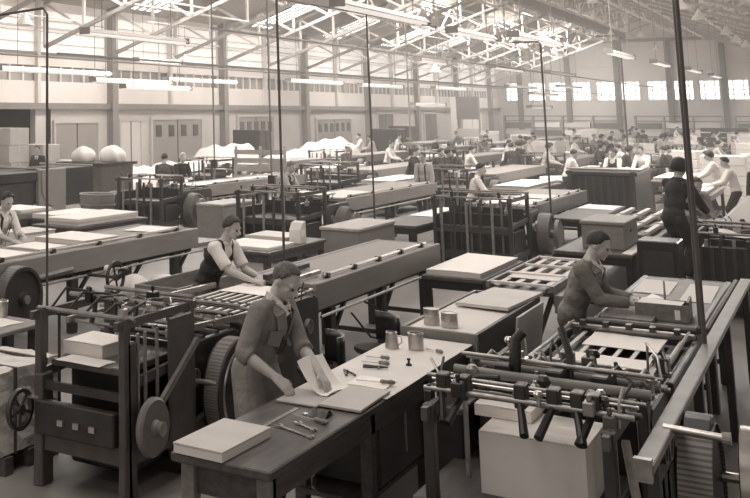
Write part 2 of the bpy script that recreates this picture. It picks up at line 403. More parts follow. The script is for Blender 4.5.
def cone(x, y, z, label, s=1.0):
    t = T('pendant_lamp', (x, y, z), label, 'pendant lamp', 'white cone pendants hung from the roof')
    MB().lathe([(.3 * s, 0), (.1 * s, .3 * s), (.05 * s, .42 * s), (.045 * s, .42 * s), (.09 * s, .29 * s), (.285 * s, 0), (.3 * s, 0)], (0, 0, 0), n=16).build('lamp_shade', ENAMEL, t, smooth=True)
    MB().lathe([(0, .05), (.06, .08), (.06, .18), (0, .25)], (0, 0, 0), n=8).build('bulb', ENAMEL, t, smooth=True)
    MB().tube((0, 0, .4 * s), (0, 0, chord(x) + .08 - z), .015, 5).build('cord', TRUSSD, t)
for i, (x, y, z) in enumerate([(-4.3, 44.6, 6.45), (-4.2, 49.8, 6.45), (-4.0, 60.1, 6.45), (-4.0, 66.3, 6.4), (-3.9, 72, 6.4), (-7.7, 60.8, 6.5), (-9.0, 60.5, 6.6), (-11.1, 63.1, 6.5), (-14.5, 67.3, 6.5), (-14.4, 61.7, 6.5), (-7.4, 46, 7.0), (-8.6, 74, 6.5)]):
    lab = ['cone pendant highest beside the thick slanting pole', 'large white cone pendant right of the thick slanting pole', 'white cone pendant third along the row right of the slanting pole', 'white cone pendant fourth along the row right of the slanting pole',
           'white cone pendant last along the row right of the slanting pole', 'small cone pendant above the sixth end wall window', 'small cone pendant left of that over the sixth end wall window', 'cone pendant over the bright strip light near the end wall',
           'cone pendant over the first end wall windows, lower of two', 'cone pendant over the first end wall windows, upper of two', 'cone pendant high in the lattice above the middle strip light', 'small far cone pendant above the seventh end wall window'][i]
    cone(x, y, z, lab, .95 if x > -4.5 else .72); struct('trim_%d' % tn, MB().tube((x, y - 3, chord(x) + .08), (x, y + 3, chord(x) + .08), .03, 6), TRUSSM, 'thin carrier rail between the trusses'); tn += 1
for x, y in ((-22.6, 29.2), (-22.0, 39.5), (-19.5, 66)): struct('trim_%d' % tn, MB().tube((x, y - 3, chord(x) + .08), (x, y + 3, chord(x) + .08), .03, 6), TRUSSM, 'thin carrier rail between the trusses'); tn += 1
cone(-22.6, 29.2, 5.75, 'grey cone pendant beside the tall pole against the side wall glazing', 1.1)
cone(-22.0, 39.5, 4.75, 'cone pendant just right of the first wall column', 1.0)
cone(-19.5, 66, 5.15, 'white cone pendant in the middle distance below the far skylight', 1.2)

# conduits that drop from the roof to the machines
def conduit(pts, r, label, box=None, mat=None):
    base = pts[-1]
    t = T('conduit', base, label, 'conduit', 'electric conduits dropping to the machines')
    L = [Vector(p) - Vector(base) for p in pts]
    MB().path(L, r, 8).build('pipe', mat or IRON2, t, smooth=True)
    if box: MB().box(-.07, .07, -.05, .05, box, box + .24).build('switch_box', IRON, t, bev=.01)
    MB().lathe([(0, 0), (r * 2.5, 0), (r * 2.5, .03), (r, .05)], (0, 0, 0), n=12).build('base_flange', IRON, t)

# ------------------------------------------------------------------ people
def ico(bm, c, r, sub=2, rot=None):
    ret = bmesh.ops.create_icosphere(bm, subdivisions=sub, radius=1.0); R = r if hasattr(r, '__len__') else (r, r, r)
    for v in ret['verts']:
        q = Vector((v.co.x * R[0], v.co.y * R[1], v.co.z * R[2])); v.co = (rot @ q if rot else q) + Vector(c)
    return ret['verts']
class Blob:
    """union of capsules and ellipsoids, fused into ONE continuous skin by a voxel remesh"""
    def __init__(s): s.bm = bmesh.new()
    def ell(s, c, r, rot=None): ico(s.bm, c, r, 2, rot); return s
    def hull(s, balls):
        b = bmesh.new()
        for c, r in balls: ico(b, c, r, 2)
        h = bmesh.ops.convex_hull(b, input=b.verts)
        bmesh.ops.delete(b, geom=list(set([g for g in h['geom_interior'] + h['geom_unused'] if isinstance(g, bmesh.types.BMVert)])), context='VERTS')
        me = bpy.data.meshes.new('t'); b.to_mesh(me); b.free(); s.bm.from_mesh(me); bpy.data.meshes.remove(me); return s
    def cap(s, a, b, ra, rb): return s.hull([(a, ra), (b, rb)])
    def cyl(s, a, b, ra, rb, n=16):
        m = MB().path([a, b], ra, n, rb); me = bpy.data.meshes.new('t'); me.from_pydata(m.v, [], m.f); s.bm.from_mesh(me); bpy.data.meshes.remove(me); return s
    def build(s, name, mat, parent, vox, smooth=4):
        me = bpy.data.meshes.new(name)
        bmesh.ops.recalc_face_normals(s.bm, faces=s.bm.faces); s.bm.to_mesh(me); s.bm.free()
        o = bpy.data.objects.new(name, me); COL.objects.link(o)
        r = o.modifiers.new('r', 'REMESH'); r.mode = 'VOXEL'; r.voxel_size = vox; r.use_smooth_shade = True
        k = o.modifiers.new('s', 'SMOOTH'); k.factor = .5; k.iterations = smooth
        dg = bpy.context.evaluated_depsgraph_get()
        m2 = bpy.data.meshes.new_from_object(o.evaluated_get(dg)); o.modifiers.clear(); o.data = m2; bpy.data.meshes.remove(me)
        for p in m2.polygons: p.use_smooth = True
        m2.materials.clear(); m2.materials.append(mat); m2.name = name
        o.parent = parent
        return o
def ik(a, t, l1, l2, pole):
    a = Vector(a); t = Vector(t); d = t - a; L = d.length
    if L > (l1 + l2) * .995: t = a + d.normalized() * (l1 + l2) * .995; d = t - a; L = d.length
    x = (l1 * l1 - l2 * l2 + L * L) / (2 * L); h = math.sqrt(max(0, l1 * l1 - x * x)); n = d.normalized()
    p = Vector(pole); p = (p - n * p.dot(n)).normalized()
    return a + n * x + p * h, t
def hand(B, w, d, n, s, curl=.5, fr=.0095):
    """palm, four unequal bent fingers and a side thumb; w wrist, d finger direction, n back of hand, s +1/-1 side"""
    w = Vector(w); d = Vector(d).normalized(); n = Vector(n); n = (n - d * n.dot(d)).normalized(); t = d.cross(n) * s
    kn = [w + d * (.088 - .006 * abs(i - 1.2)) + t * (.033 - .022 * i) for i in range(4)]
    B.hull([(w + t * .02, .019), (w - t * .02, .019), (kn[0], .014), (kn[3], .013)])
    for i, L in enumerate((.072, .082, .076, .06)):
        a = curl * .55; b = curl * 1.5; dd = (d + t * (.09 - .06 * i)).normalized()
        p1 = kn[i] + (dd * math.cos(a) - n * math.sin(a)) * L * .5
        p2 = p1 + (dd * math.cos(b) - n * math.sin(b)) * L * .5
        B.cap(kn[i], p1, fr, fr * .95); B.cap(p1, p2, fr * .95, fr * .8)
    th = w + d * .028 + t * .028; m = th + (d * .55 + t * .75 - n * .25).normalized() * .045
    B.cap(th, m, fr * 1.35, fr * 1.1); B.cap(m, m + (d * .9 + t * .2 - n * .3).normalized() * .035, fr * 1.1, fr * .85)
def person(label, loc, rz, lean=15, hl=None, hr=None, yaw=0, pitch=15, vox=.011, skin=None, hair=None, hairstyle='short', top=None, topname='shirt',
           sleeve='long', trouser=None, extras=(), scale=1.0, pole=(0, -.5, -1), twist=0, handd=None, curl=.5, group=None, stepl=0.0):
    skin = skin or SKIN; hair = hair or HAIRD; top = top or SHIRTW; trouser = trouser or CLOTHD
    t = T('person', loc, label, 'person', group, rz=math.radians(rz)); t.scale = (scale,) * 3
    la = math.radians(lean)
    P0 = Vector((0, -.12 * math.sin(la) - .03, .93)); D = Vector((0, math.sin(la), math.cos(la))); Fw = Vector((0, math.cos(la), -math.sin(la)))
    X = Vector((math.cos(math.radians(twist)), math.sin(math.radians(twist)), 0))
    rotT = Matrix.Rotation(-la, 3, 'X')
    chest = P0 + D * .35; sh = P0 + D * .462; nk = P0 + D * .55
    SL_, SR_ = sh - X * .172, sh + X * .172
    hl = Vector(hl) if hl else Vector((-.24, .05, .80)); hr = Vector(hr) if hr else Vector((.24, .05, .80))
    eL, hl = ik(SL_, hl, .29, .255, (-.55,) + tuple(pole[1:])); eR, hr = ik(SR_, hr, .29, .255, (.55,) + tuple(pole[1:]))
    # head frame
    py, pp = math.radians(yaw), math.radians(pitch)
    f = Vector((-math.sin(py) * math.cos(pp), math.cos(py) * math.cos(pp), -math.sin(pp))); r = Vector((math.cos(py), math.sin(py), 0)); u = r.cross(f)
    hc = nk + D * .035 + u * .10 + f * .025
    rotH = Matrix((r, f, u)).transposed()
    B = Blob()
    B.ell(P0, (.155, .105, .12), rotT).ell(P0 + D * .18, (.14, .1, .16), rotT).ell(chest, (.16, .11, .17), rotT)
    B.cap(SL_ + D * -.02, SR_ + D * -.02, .05, .05); B.cap(nk - D * .06, hc - u * .05 - f * .02, .06, .052)
    B.hull([(SL_, .03), (SR_, .03), (nk, .045)])
    # head: skull, face, jaw, chin, nose, brow, lips, ears
    H = lambda a, b, c: hc + r * a + f * b + u * c
    B.ell(H(0, -.012, .03), (.074, .094, .088), rotH).ell(H(0, .03, -.035), (.06, .062, .075), rotH).hull([(H(-.045, .0, -.05), .02), (H(.045, .0, -.05), .02), (H(0, .07, -.092), .02)])
    B.hull([(H(0, .088, .012), .008), (H(0, .115, -.022), .012), (H(-.014, .095, -.03), .009), (H(.014, .095, -.03), .009)])
    B.hull([(H(-.045, .072, .026), .012), (H(.045, .072, .026), .012)])
    B.hull([(H(-.02, .083, -.056), .009), (H(.02, .083, -.056), .009)])
    for s in (-1, 1): B.ell(H(s * .076, -.012, -.008), (.012, .022, .034), rotH).ell(H(s * .038, .058, -.02), (.022, .02, .022), rotH)
    for s, S_, e, h in ((-1, SL_, eL, hl), (1, SR_, eR, hr)):
        B.cap(S_, e, .052, .04); B.cap(e, e + (h - e) * .35, .04, .042); B.cap(e + (h - e) * .35, h, .042, .027)
        dd = (h - e).normalized() * .6 + (Vector(handd[0 if s < 0 else 1]) if handd else Vector((-s * .25, .8, -.15)))
        hand(B, h, dd, Vector((s * .35, 0, 1)), -s if False else s * -1, curl, .0095 if vox < .009 else .0115)
    feet = []
    for s in (-1, 1):
        hip = P0 + Vector((s * .09, 0, -.04)); an = Vector((s * .11, -.02 + s * stepl, .09)); kn, an = ik(hip, an, .43, .43, (0, 1, 0))
        B.cap(hip, kn, .085, .055); B.cap(kn, kn + (an - kn) * .35, .054, .056); B.cap(kn + (an - kn) * .35, an, .056, .038)
        B.hull([(an, .038), (an + Vector((0, -.05, -.05)), .035), (an + Vector((s * .015, .15, -.062)), .026)]); feet.append((hip, kn, an, s))
    B.build('body', skin, t, vox)
    # eyes, darkened to stand for the shaded sockets too; mouth
    if vox < .02:
        for s in (-1, 1):
            MB().lathe([(0, -.008), (.008, -.005), (.011, 0), (.008, .005), (0, .008)], H(s * .031, .083, .004), tuple(f), 10).build('eye', EYE, t, smooth=True)
        MB().path([H(-.024, .084, -.058), H(0, .094, -.06), H(.024, .084, -.058)], .0035, 6).build('mouth', LIPS, t)
    # hair
    bm = bmesh.new(); k = 1.05 if hairstyle != 'big' else 1.45
    ico(bm, (0, 0, 0), (.074 * k + .004, .094 * k + .003, .088 * k + (.01 if hairstyle == 'short' else 0)), 4)
    kill = []
    for v in bm.verts:
        x, y, z = v.co
        line = (-.075 + (y + .1) * .45) if y < .02 else (-.02 + (y - .02) * 1.55)
        if y > .02 and abs(x) < .03: line -= .008
        if hairstyle == 'receding' and y > 0: line += .016 + (.014 if abs(x) > .02 and abs(x) < .055 else 0)
        if hairstyle == 'bald': line += .035 + (.05 if y > -.04 and abs(x) < .05 else 0)
        if hairstyle == 'big': line = -.10 + max(0, y + .02) * 1.5
        if z < line: kill.append(v)
        else: v.co *= 1 + .03 * math.sin(90 * x + 40 * z) * math.sin(70 * y)
    bmesh.ops.delete(bm, geom=kill, context='VERTS')
    me = bpy.data.meshes.new('hair'); bm.to_mesh(me); bm.free(); me.materials.append(hair)
    for p in me.polygons: p.use_smooth = True
    ho = bpy.data.objects.new('hair', me); COL.objects.link(ho); ho.parent = t
    ho.matrix_local = Matrix.Translation(H(0, -.014, .032)) @ rotH.to_4x4()
    sd = ho.modifiers.new('solid', 'SOLIDIFY'); sd.thickness = .008; sd.offset = -.5
    # upper garment
    g = .016
    C = Blob()
    C.ell(P0 + D * .02, (.155 + g, .105 + g, .13), rotT).ell(P0 + D * .18, (.14 + g + .006, .1 + g, .17), rotT).ell(chest, (.16 + g, .11 + g, .17 + g), rotT)
    C.cap(SL_ - D * .02, SR_ - D * .02, .05 + g, .05 + g); C.hull([(SL_, .03 + g), (SR_, .03 + g), (nk - D * .035, .045 + g)])
    
    for S_, e, h in ((SL_, eL, hl), (SR_, eR, hr)):
        C.cap(S_, S_ + (e - S_) * .5, .053 + g, .05 + g)
        if sleeve == 'short':
            C.cyl(S_, S_ + (e - S_) * .86, .056 + g, .054 + g)
        else:
            C.cap(S_, e, .053 + g, .044 + g)
            if sleeve == 'rolled': C.cyl(e - (h - e) * .02, e + (h - e) * .2, .046 + g, .05 + g)
            else: C.cyl(e - (h - e) * .02, e + (h - e) * .93, .045 + g, .034 + g)
    if topname == 'dust_coat':
        C.hull([(P0 + Vector((s * .07, 0, .02)), .125) for s in (-1, 1)] + [(P0 + Vector((s * .12, .1, -.42)), .15) for s in (-1, 1)])
    C.build(topname, top, t, vox * 1.1, 3)
    # trousers and shoes
    if vox < .028:
        Q = Blob(); Q.ell(P0 - Vector((0, 0, .02)), (.168, .12, .12), rotT)
        for hip, kn, an, s in feet:
            Q.cap(hip, kn, .098, .075); Q.cyl(kn - (an - kn) * .03, kn + (an - kn) * .97, .075, .07)
        Q.build('trousers', trouser, t, vox * 1.5, 3)
        for hip, kn, an, s in feet:
            Q = Blob(); Q.hull([(an + Vector((0, 0, -.03)), .045), (an + Vector((0, -.055, -.05)), .038), (an + Vector((s * .015, .16, -.058)), .032)]).build('shoe', LEATHER, t, .014, 2)
    def strip(name, mat, pts, wd, th=.006):
        b = MB(); pts = [Vector(p) for p in pts]; vs = []; m = len(pts)
        for i, p in enumerate(pts):
            d = (pts[min(i + 1, m - 1)] - pts[max(i - 1, 0)]).normalized(); ww = wd[i] if hasattr(wd, '__len__') else wd
            o_ = (p - (P0 + D * (p - P0).dot(D))).normalized(); a = d.cross(o_).normalized()
            vs += [p - a * ww, p + a * ww, p + a * ww + o_ * th, p - a * ww + o_ * th]
        fs = [(4 * i + j, 4 * i + (j + 1) % 4, 4 * i + 4 + (j + 1) % 4, 4 * i + 4 + j) for i in range(m - 1) for j in range(4)] + [(0, 1, 2, 3), (4 * m - 1, 4 * m - 2, 4 * m - 3, 4 * m - 4)]
        b.add(vs, fs).build(name, mat, t)
    def front(k, x, add=.012):           # a point on the chest front at height k along the spine
        ry = .11 + g if k > .2 else .105 + g
        yy = ry * math.sqrt(max(.05, 1 - (x / (.165 + g)) ** 2))
        zz = 1.0 if k < .36 else math.sqrt(max(.12, 1 - ((k - .36) / .21) ** 2))
        return P0 + D * k + X * x + Fw * (yy * zz + add)
    def back(k, x, add=.012):
        ry = .11 + g; zz = 1.0 if k < .36 else math.sqrt(max(.12, 1 - ((k - .36) / .21) ** 2))
        return P0 + D * k + X * x - Fw * (ry * math.sqrt(max(.05, 1 - (x / (.165 + g)) ** 2)) * zz + add)
    for e in extras:
        if e == 'tie': strip('tie', CLOTHD, [front(.5, 0, .02), front(.46, 0), front(.38, 0), front(.28, 0), front(.2, 0)], [.016, .02, .026, .032, .03], .01)
        if e == 'collar':
            for s in (-1, 1): strip('collar', SHIRTW, [nk - D * .0 + X * s * .064 - Fw * .035, nk - D * .01 + X * s * .07 + Fw * .01, nk - D * .03 + X * s * .05 + Fw * .055, front(.475, s * .022, .02)], [.026, .03, .03, .018], .01)
        if e == 'shirt_front': strip('shirt_front', SHIRTW, [front(.52, 0, .004), front(.45, 0, .004), front(.36, 0, .004)], [.055, .05, .012], .006)
        if e == 'lapels':
            for s in (-1, 1): strip('lapel', top, [nk - D * .03 + X * s * .08 - Fw * .03, front(.48, s * .075, .016), front(.38, s * .05, .014), front(.27, s * .012, .012)], [.022, .036, .036, .01], .008)
        if e == 'braces':
            for s in (-1, 1): strip('brace', CLOTHD, [front(.04, s * .085), front(.2, s * .085), front(.36, s * .085, .014), front(.48, s * .085, .02), sh + X * s * .085 + D * .062, back(.46, s * .075, .02), back(.3, s * .06), back(.1, s * .04)], .017, .006)
        if e == 'vest':
            V = Blob(); V.ell(P0 + D * .03, (.178, .128, .13), rotT).ell(P0 + D * .18, (.168, .124, .17), rotT).ell(chest - D * .02, (.168, .134, .16), rotT)
            for s in (-1, 1): V.hull([(sh + X * s * .085 + D * .03, .055), (chest + X * s * .07, .128)])
            V.build('waistcoat', CLOTHD if lean < 90 else CLOTHM, t, vox * 1.1, 3)
        if e == 'apron':
            V = Blob(); V.ell(P0 + D * .27 + Fw * .055, (.13, .09, .2), rotT).ell(P0 + Fw * .04, (.17, .1, .14), rotT)
            for s in (-1, 1): V.hull([(P0 + Vector((s * .09, .05, 0)), .09), (P0 + Vector((s * .1, .08, -.42)), .08)])
            V.build('apron', CLOTHD, t, vox * 1.2, 3)
            for s in (-1, 1): strip('apron_strap', CLOTHD, [front(.36, s * .1, .014), front(.48, s * .085, .02), sh + X * s * .075 + D * .062, back(.44, s * .04, .02), back(.2, -s * .04)], .02, .006)
        if e == 'pocket': strip('pocket', top, [front(.36, .085, .006), front(.26, .085, .006)], .045, .006)
        if e == 'cap':
            MB().lathe([(.0, .125), (.07, .12), (.098, .085), (.095, .06)], (0, 0, 0), n=18).build('cap', CLOTHW, t, smooth=True).matrix_local = Matrix.Translation(hc) @ rotH.to_4x4()
    return t

# ------------------------------------------------------------------ machine parts (all in the machine's own space: x across, y along, z up)
TREAD = MW('hatched_belt', 120, 'Z', 14, .6, .6)
def rods(t, name, mat, lst, r, n=8):
    for p, q in lst: MB().tube(p, q, r, n).build(name, mat, t, smooth=True)
def legs(t, lst, h, a, mat, name='leg', spread=0):
    for x, y in lst: MB().box(x - a / 2, x + a / 2, y - a / 2, y + a / 2, 0, h).build(name, mat, t, bev=.008)
def delivery_table(t, x0, x1, y0, y1, top=1.0, side=.27, mat=None, bed=None, nleg=3, rail=True, braces=True):
    """long inspection table: ribbed bed, deep side boards, ledge rail, trestle legs with brackets"""
    mat = mat or BOARDG
    MB().box(x0 + .05, x1 - .05, y0, y1, top - .05, top - .012).build('table_bed', bed or BED, t)
    MB().box(x1 - .05, x1, y0, y1, top - side, top).build('side_board', mat, t, bev=.01)
    MB().box(x0, x0 + .05, y0, y1, top - side, top).build('side_board', mat, t, bev=.01)
    MB().box(x0 + .05, x1 - .05, y1 - .05, y1, top - side, top - .01).build('end_board', mat, t)
    MB().box(x0 + .05, x1 - .05, y0, y0 + .04, top - side, top - .06).build('end_board', mat, t)
    MB().box(x0 + .1, x1 - .1, y0 + .05, y1 - .05, top - side - .06, top - side + .02).build('underframe', BLACK, t)
    if rail:
        zr = top - side - .05
        MB().tube((x1 + .03, y0, zr), (x1 + .03, y1 + .2, zr), .016, 8).build('ledge_rail', TSTEEL, t, smooth=True)
        MB().tube((x1 - .1, y0 + .4, top + .025), (x1 - .1, y1 - .3, top + .025), .018, 8).build('top_rail', STEEL, t, smooth=True)
        for k in range(5):
            yy = y0 + .5 + (y1 - y0 - 1) * k / 4
            MB().box(x1 - .13, x1 - .07, yy - .03, yy + .03, top - .03, top + .045).build('rail_bracket', IRON, t)
    for k in range(nleg):
        yy = y0 + (y1 - y0) * (.12 + .76 * k / max(1, nleg - 1))
        for xx in (x0 + .08, x1 - .08): MB().box(xx - .045, xx + .045, yy - .07, yy + .07, 0, top - side - .02).build('leg', IRON, t, bev=.01)
        MB().beam((x0 + .08, yy, .22), (x1 - .08, yy, .22), .05).build('stretcher', IRON, t)
        if braces: MB().beam((x1 - .08, yy, top - side - .38), (x1 - .08, yy + .42, top - side - .03), .04).build('brace', IRON, t)
def feeder(t, x0, x1, y0, y1, h=1.3, pile=.0, plate=.85, mat=None, pr=True):
    """pile feeder: four cast posts tied by rods, lifting board, chains"""
    mat = mat or IRON2
    for x in (x0, x1):
        for y in (y0, y1):
            MB().poly([(y - .06, 0), (y + .06, 0), (y + .045, .25), (y + .04, h - .08), (y + .03, h), (y - .03, h), (y - .04, h - .08), (y - .045, .25)], 'x', x - .03, x + .03).build('post', mat, t, bev=.008)
        MB().beam((x, y0, .30), (x, y1, .30), .04, .1).build('side_tie', mat, t)
        MB().beam((x, y0, h * .62), (x, y1, h * .66), .03, .07).build('side_tie', mat, t)
        MB().beam((x, y0 - .12, h - .05), (x, y1 + .1, h - .05), .035, .06).build('top_rail', mat, t)
    MB().beam((x0, y0, .32), (x1, y0, .32), .05, .12).build('cross_beam', mat, t)
    MB().beam((x0, y0, .72), (x1, y0, .72), .04, .06).build('cross_beam', IRON, t)
    MB().beam((x0, y1, .32), (x1, y1, .32), .05, .12).build('cross_beam', mat, t)
    rods(t, 'cross_rod', TSTEEL, [((x0 - .06, y0 + .05, h - .02), (x1 + .06, y0 + .05, h - .02)), ((x0 - .06, (y0 + y1) / 2, h + .03), (x1 + .06, (y0 + y1) / 2, h + .03)), ((x0 - .04, y1, h + .02), (x1 + .04, y1, h + .02))], .018)
    if pr:
        for x in (x0 + .1, x1 - .1):
            for y in (y0 + .1, y1 - .1): MB().tube((x, y, .3), (x, y, h - .05), .012, 6).build('lifting_chain', BLACK, t)
    MB().box(x0 + .06, x1 - .06, y0 + .05, y1 - .06, plate - .05, plate).build('lifting_board', WOODD, t, bev=.006)
    for k in range(3):
        x = x0 + (x1 - x0) * (.25 + .25 * k)
        MB().path([(x, (y0 + y1) / 2, h + .03), (x + .02, (y0 + y1) / 2 - .05, h - .08), (x + .02, (y0 + y1) / 2 - .1, h - .16)], .02, 7).build('sucker', BLACK, t, smooth=True)
def roller_body(t, x0, x1, y0, y1, top=.95, mat=None, nrol=6, tapes=0):
    """folding body between two cast side frames"""
    mat = mat or IRON
    for x, s in ((x0, -1), (x1, 1)):
        MB().poly([(y0, .1), (y0 + .12, 0), (y1 - .12, 0), (y1, .1), (y1, top - .05), (y1 - .1, top), (y0 + .1, top), (y0, top - .05)], 'x', x - .03, x + .03).build('side_frame', mat, t, bev=.01)
        for k in range(3):
            yy = y0 + (y1 - y0) * (.2 + .3 * k)
            MB().poly([(yy - .16, .2), (yy + .16, .2), (yy + .16, top * .5), (yy - .16, top * .5)], 'x', x + s * .028, x + s * .034).build('cover_plate', BLACK, t)
            MB().disc((x + s * .06, yy, top * .72), (1, 0, 0), .07 + .03 * (k % 2), .04, 20, .015, .012).build('gear', TSTEEL, t, smooth=True)
    for k in range(nrol):
        yy = y0 + .12 + (y1 - y0 - .24) * k / max(1, nrol - 1)
        MB().tube((x0, yy, top - .06 + .04 * (k % 2)), (x1, yy, top - .06 + .04 * (k % 2)), .045 if k % 2 else .03, 12).build('roller', (TSTEEL, IRON)[k % 2], t, smooth=True)
    for z in (.25, .5): MB().beam((x0, (y0 + y1) / 2, z), (x1, (y0 + y1) / 2, z), .3, .08).build('cross_beam', BLACK, t)
    for k in range(tapes):
        xx = x0 + (x1 - x0) * (k + .7) / (tapes + .4)
        MB().box(xx - .016, xx + .016, y0 + .03, y1 + .02, top + .005, top + .018).build('tape', PAPER2, t)
def belt_wheel(t, c, R, wd, mat=None):
    w_ = MB().lathe([(0, -wd / 2 + .03), (R - .05, -wd / 2 + .03), (R - .04, -wd / 2), (R, -wd / 2), (R, wd / 2), (R - .04, wd / 2), (R - .05, wd / 2 - .03), (.08, wd / 2 - .03), (.07, wd / 2 + .03), (0, wd / 2 + .03)], c, (1, 0, 0), 36).build('belt_wheel', mat or IRON2, t, smooth=True)
    MB().lathe([(R + .001, -wd / 2 + .015), (R + .008, -wd / 2 + .02), (R + .008, wd / 2 - .02), (R + .001, wd / 2 - .015)], c, (1, 0, 0), 36).build('belt', TREAD, w_)
    MB().lathe([(0, 0), (.05, 0), (.05, .05), (0, .05)], (c[0] + wd / 2, c[1], c[2]), (1, 0, 0), 14).build('hub', STEEL, w_, smooth=True)
    return w_
def hand_wheel(t, c, R, axis=(1, 0, 0), mat=None, spokes=5):
    c = Vector(c); ax = Vector(axis)
    h = MB().wheel(c, axis, R, .035, .028, spokes, .04, .012).build('hand_wheel', mat or IRON, t, smooth=True)
    MB().tube(c + Vector((0, R * .7, R * .5)) if ax.x else c, c + ax * .1 + (Vector((0, R * .7, R * .5)) if ax.x else Vector()), .014, 8).build('crank_handle', STEEL, h)
    return h
def stack(name, x0, x1, y0, y1, z0, z1, label, cat='paper', group=None, mat=None, edge=None, rz=0, skew=.0, board=False):
    """a pile of sheets: stacked edges and a top sheet, slightly out of square"""
    t = T(name, ((x0 + x1) / 2, (y0 + y1) / 2, z0), label, cat, group, rz=rz)
    hx, hy, h = (x1 - x0) / 2, (y1 - y0) / 2, z1 - z0
    n = 1 if skew < .008 else max(1, min(5, int(h / .05))); b = MB()
    for k in range(n):
        dx, dy = random.uniform(-skew, skew), random.uniform(-skew, skew)
        b.box(-hx + dx, hx + dx, -hy + dy, hy + dy, h * k / n, h * (k + 1) / n - (.002 if k < n - 1 else .006))
    b.build('sheet_edges', edge or PAPEREDGE, t)
    W_ = random.uniform(.002, .006)
    MB().grid(lambda u, v: ((2 * u - 1) * hx * 1.004, (2 * v - 1) * hy * 1.004, h + W_ * math.sin(3 * u + 2 * v)), 6, 6, .005).build('top_sheet', mat or PAPER, t)
    return t
def sheet(x0, x1, y0, y1, z, label, mat=None, rz=0, curl=.0, cat='paper', group=None, name='paper_sheet'):
    hx, hy = (x1 - x0) / 2, (y1 - y0) / 2
    o = MB().grid(lambda u, v: ((2 * u - 1) * hx, (2 * v - 1) * hy, .004 + curl * max(0, u - .55) ** 2 * 4 + .002 * math.sin(5 * u + 7 * v)), 10, 8, .003).build(name, mat or PAPER, None, loc=((x0 + x1) / 2, (y0 + y1) / 2, z), rz=rz, smooth=True)
    return tag(o, label, cat, group)

def fittings(t, x0, x1, y0, y1, z, n, seed):
    """small knobs, clamps, levers and oil cups standing on a machine"""
    r = random.Random(seed)
    for k in range(n):
        x, y = r.uniform(x0, x1), r.uniform(y0, y1); q = r.random(); m = r.choice((STEEL, TSTEEL, IRON, IRON2, BLACK, IRON3)); s = r.uniform(.7, 1.3)
        if q < .25: MB().lathe([(0, 0), (.014 * s, 0), (.012 * s, .05 * s), (.03 * s, .055 * s), (.034 * s, .075 * s), (.02 * s, .095 * s), (0, .097 * s)], (x, y, z), n=10).build('knob', m, t, smooth=True)
        elif q < .5: MB().box(x - .03 * s, x + .03 * s, y - .045 * s, y + .045 * s, z - .01, z + .07 * s).box(x - .012, x + .012, y - .012, y + .012, z + .07 * s, z + .11 * s).build('clamp', m, t, bev=.006)
        elif q < .72:
            a = r.uniform(-1, 1); MB().path([(x, y, z), (x + .02 * a, y + .03, z + .1 * s), (x + .1 * a, y + .09 * s, z + .15 * s)], .008, 7).build('lever', m, t, smooth=True)
        elif q < .86: MB().lathe([(0, 0), (.022 * s, 0), (.022 * s, .04), (.012, .05), (.012, .065), (0, .066)], (x, y, z), n=10).build('oil_cup', TIN, t, smooth=True)
        else: MB().tube((x - .06, y, z + .03), (x + .08, y + r.uniform(-.05, .05), z + .05), .014, 7).build('spindle', m, t, smooth=True)

# ------------------------------------------------------------------ workbench in the foreground
BX0, BX1, BY0, BY1 = -3.11, -2.52, 5.34, 9.18
t = T('workbench', ((BX0 + BX1) / 2, BY0, 0), 'long dark wooden workbench with tools beside the man in the dust coat', 'workbench')
wbx = (BX1 - BX0) / 2; L = BY1 - BY0
MB().box(-wbx, wbx, 0, L, .85, .9).build('bench_top', WOODD, t, bev=.008)
MB().box(wbx - .06, wbx - .03, .1, L - .1, .72, .85).build('apron', WOODD, t); MB().box(-wbx + .03, -wbx + .06, .1, L - .1, .72, .85).build('apron', WOODD, t)
MB().box(-wbx + .06, wbx - .06, .1, .13, .68, .85).build('apron', WOODD, t)
for y in (.1, 1.6, 2.7, L - .1):
    for x in (-wbx + .07, wbx - .07): MB().box(x - .04, x + .04, y - .04, y + .04, 0, .85).build('leg', WOOD if y < 1 else WOODD, t, bev=.006)
MB().box(-wbx + .06, wbx - .06, 1.5, L - .1, .3, .33).build('lower_shelf', WOODD, t)
MB().box(-wbx + .05, wbx - .05, 1.75, 2.9, .34, .84).build('cupboard', IRON, t, bev=.01)
MB().box(wbx - .05, wbx - .04, 2.25, 2.265, .45, .75).build('door_handle', STEEL, t)
c = MB().grid(lambda u, v: (BX0 + .01 + (BX1 - BX0 - .0) * u, 6.98 + .12 * u + (9.12 - 6.98 - .12 * u) * v, .904 + .003 * math.sin(7 * v) * math.sin(4 * u)), 8, 16, .003).build('cover_sheet', PAPER2, None, smooth=True)
tag(c, 'cream cover paper spread over the far half of the workbench', 'paper')
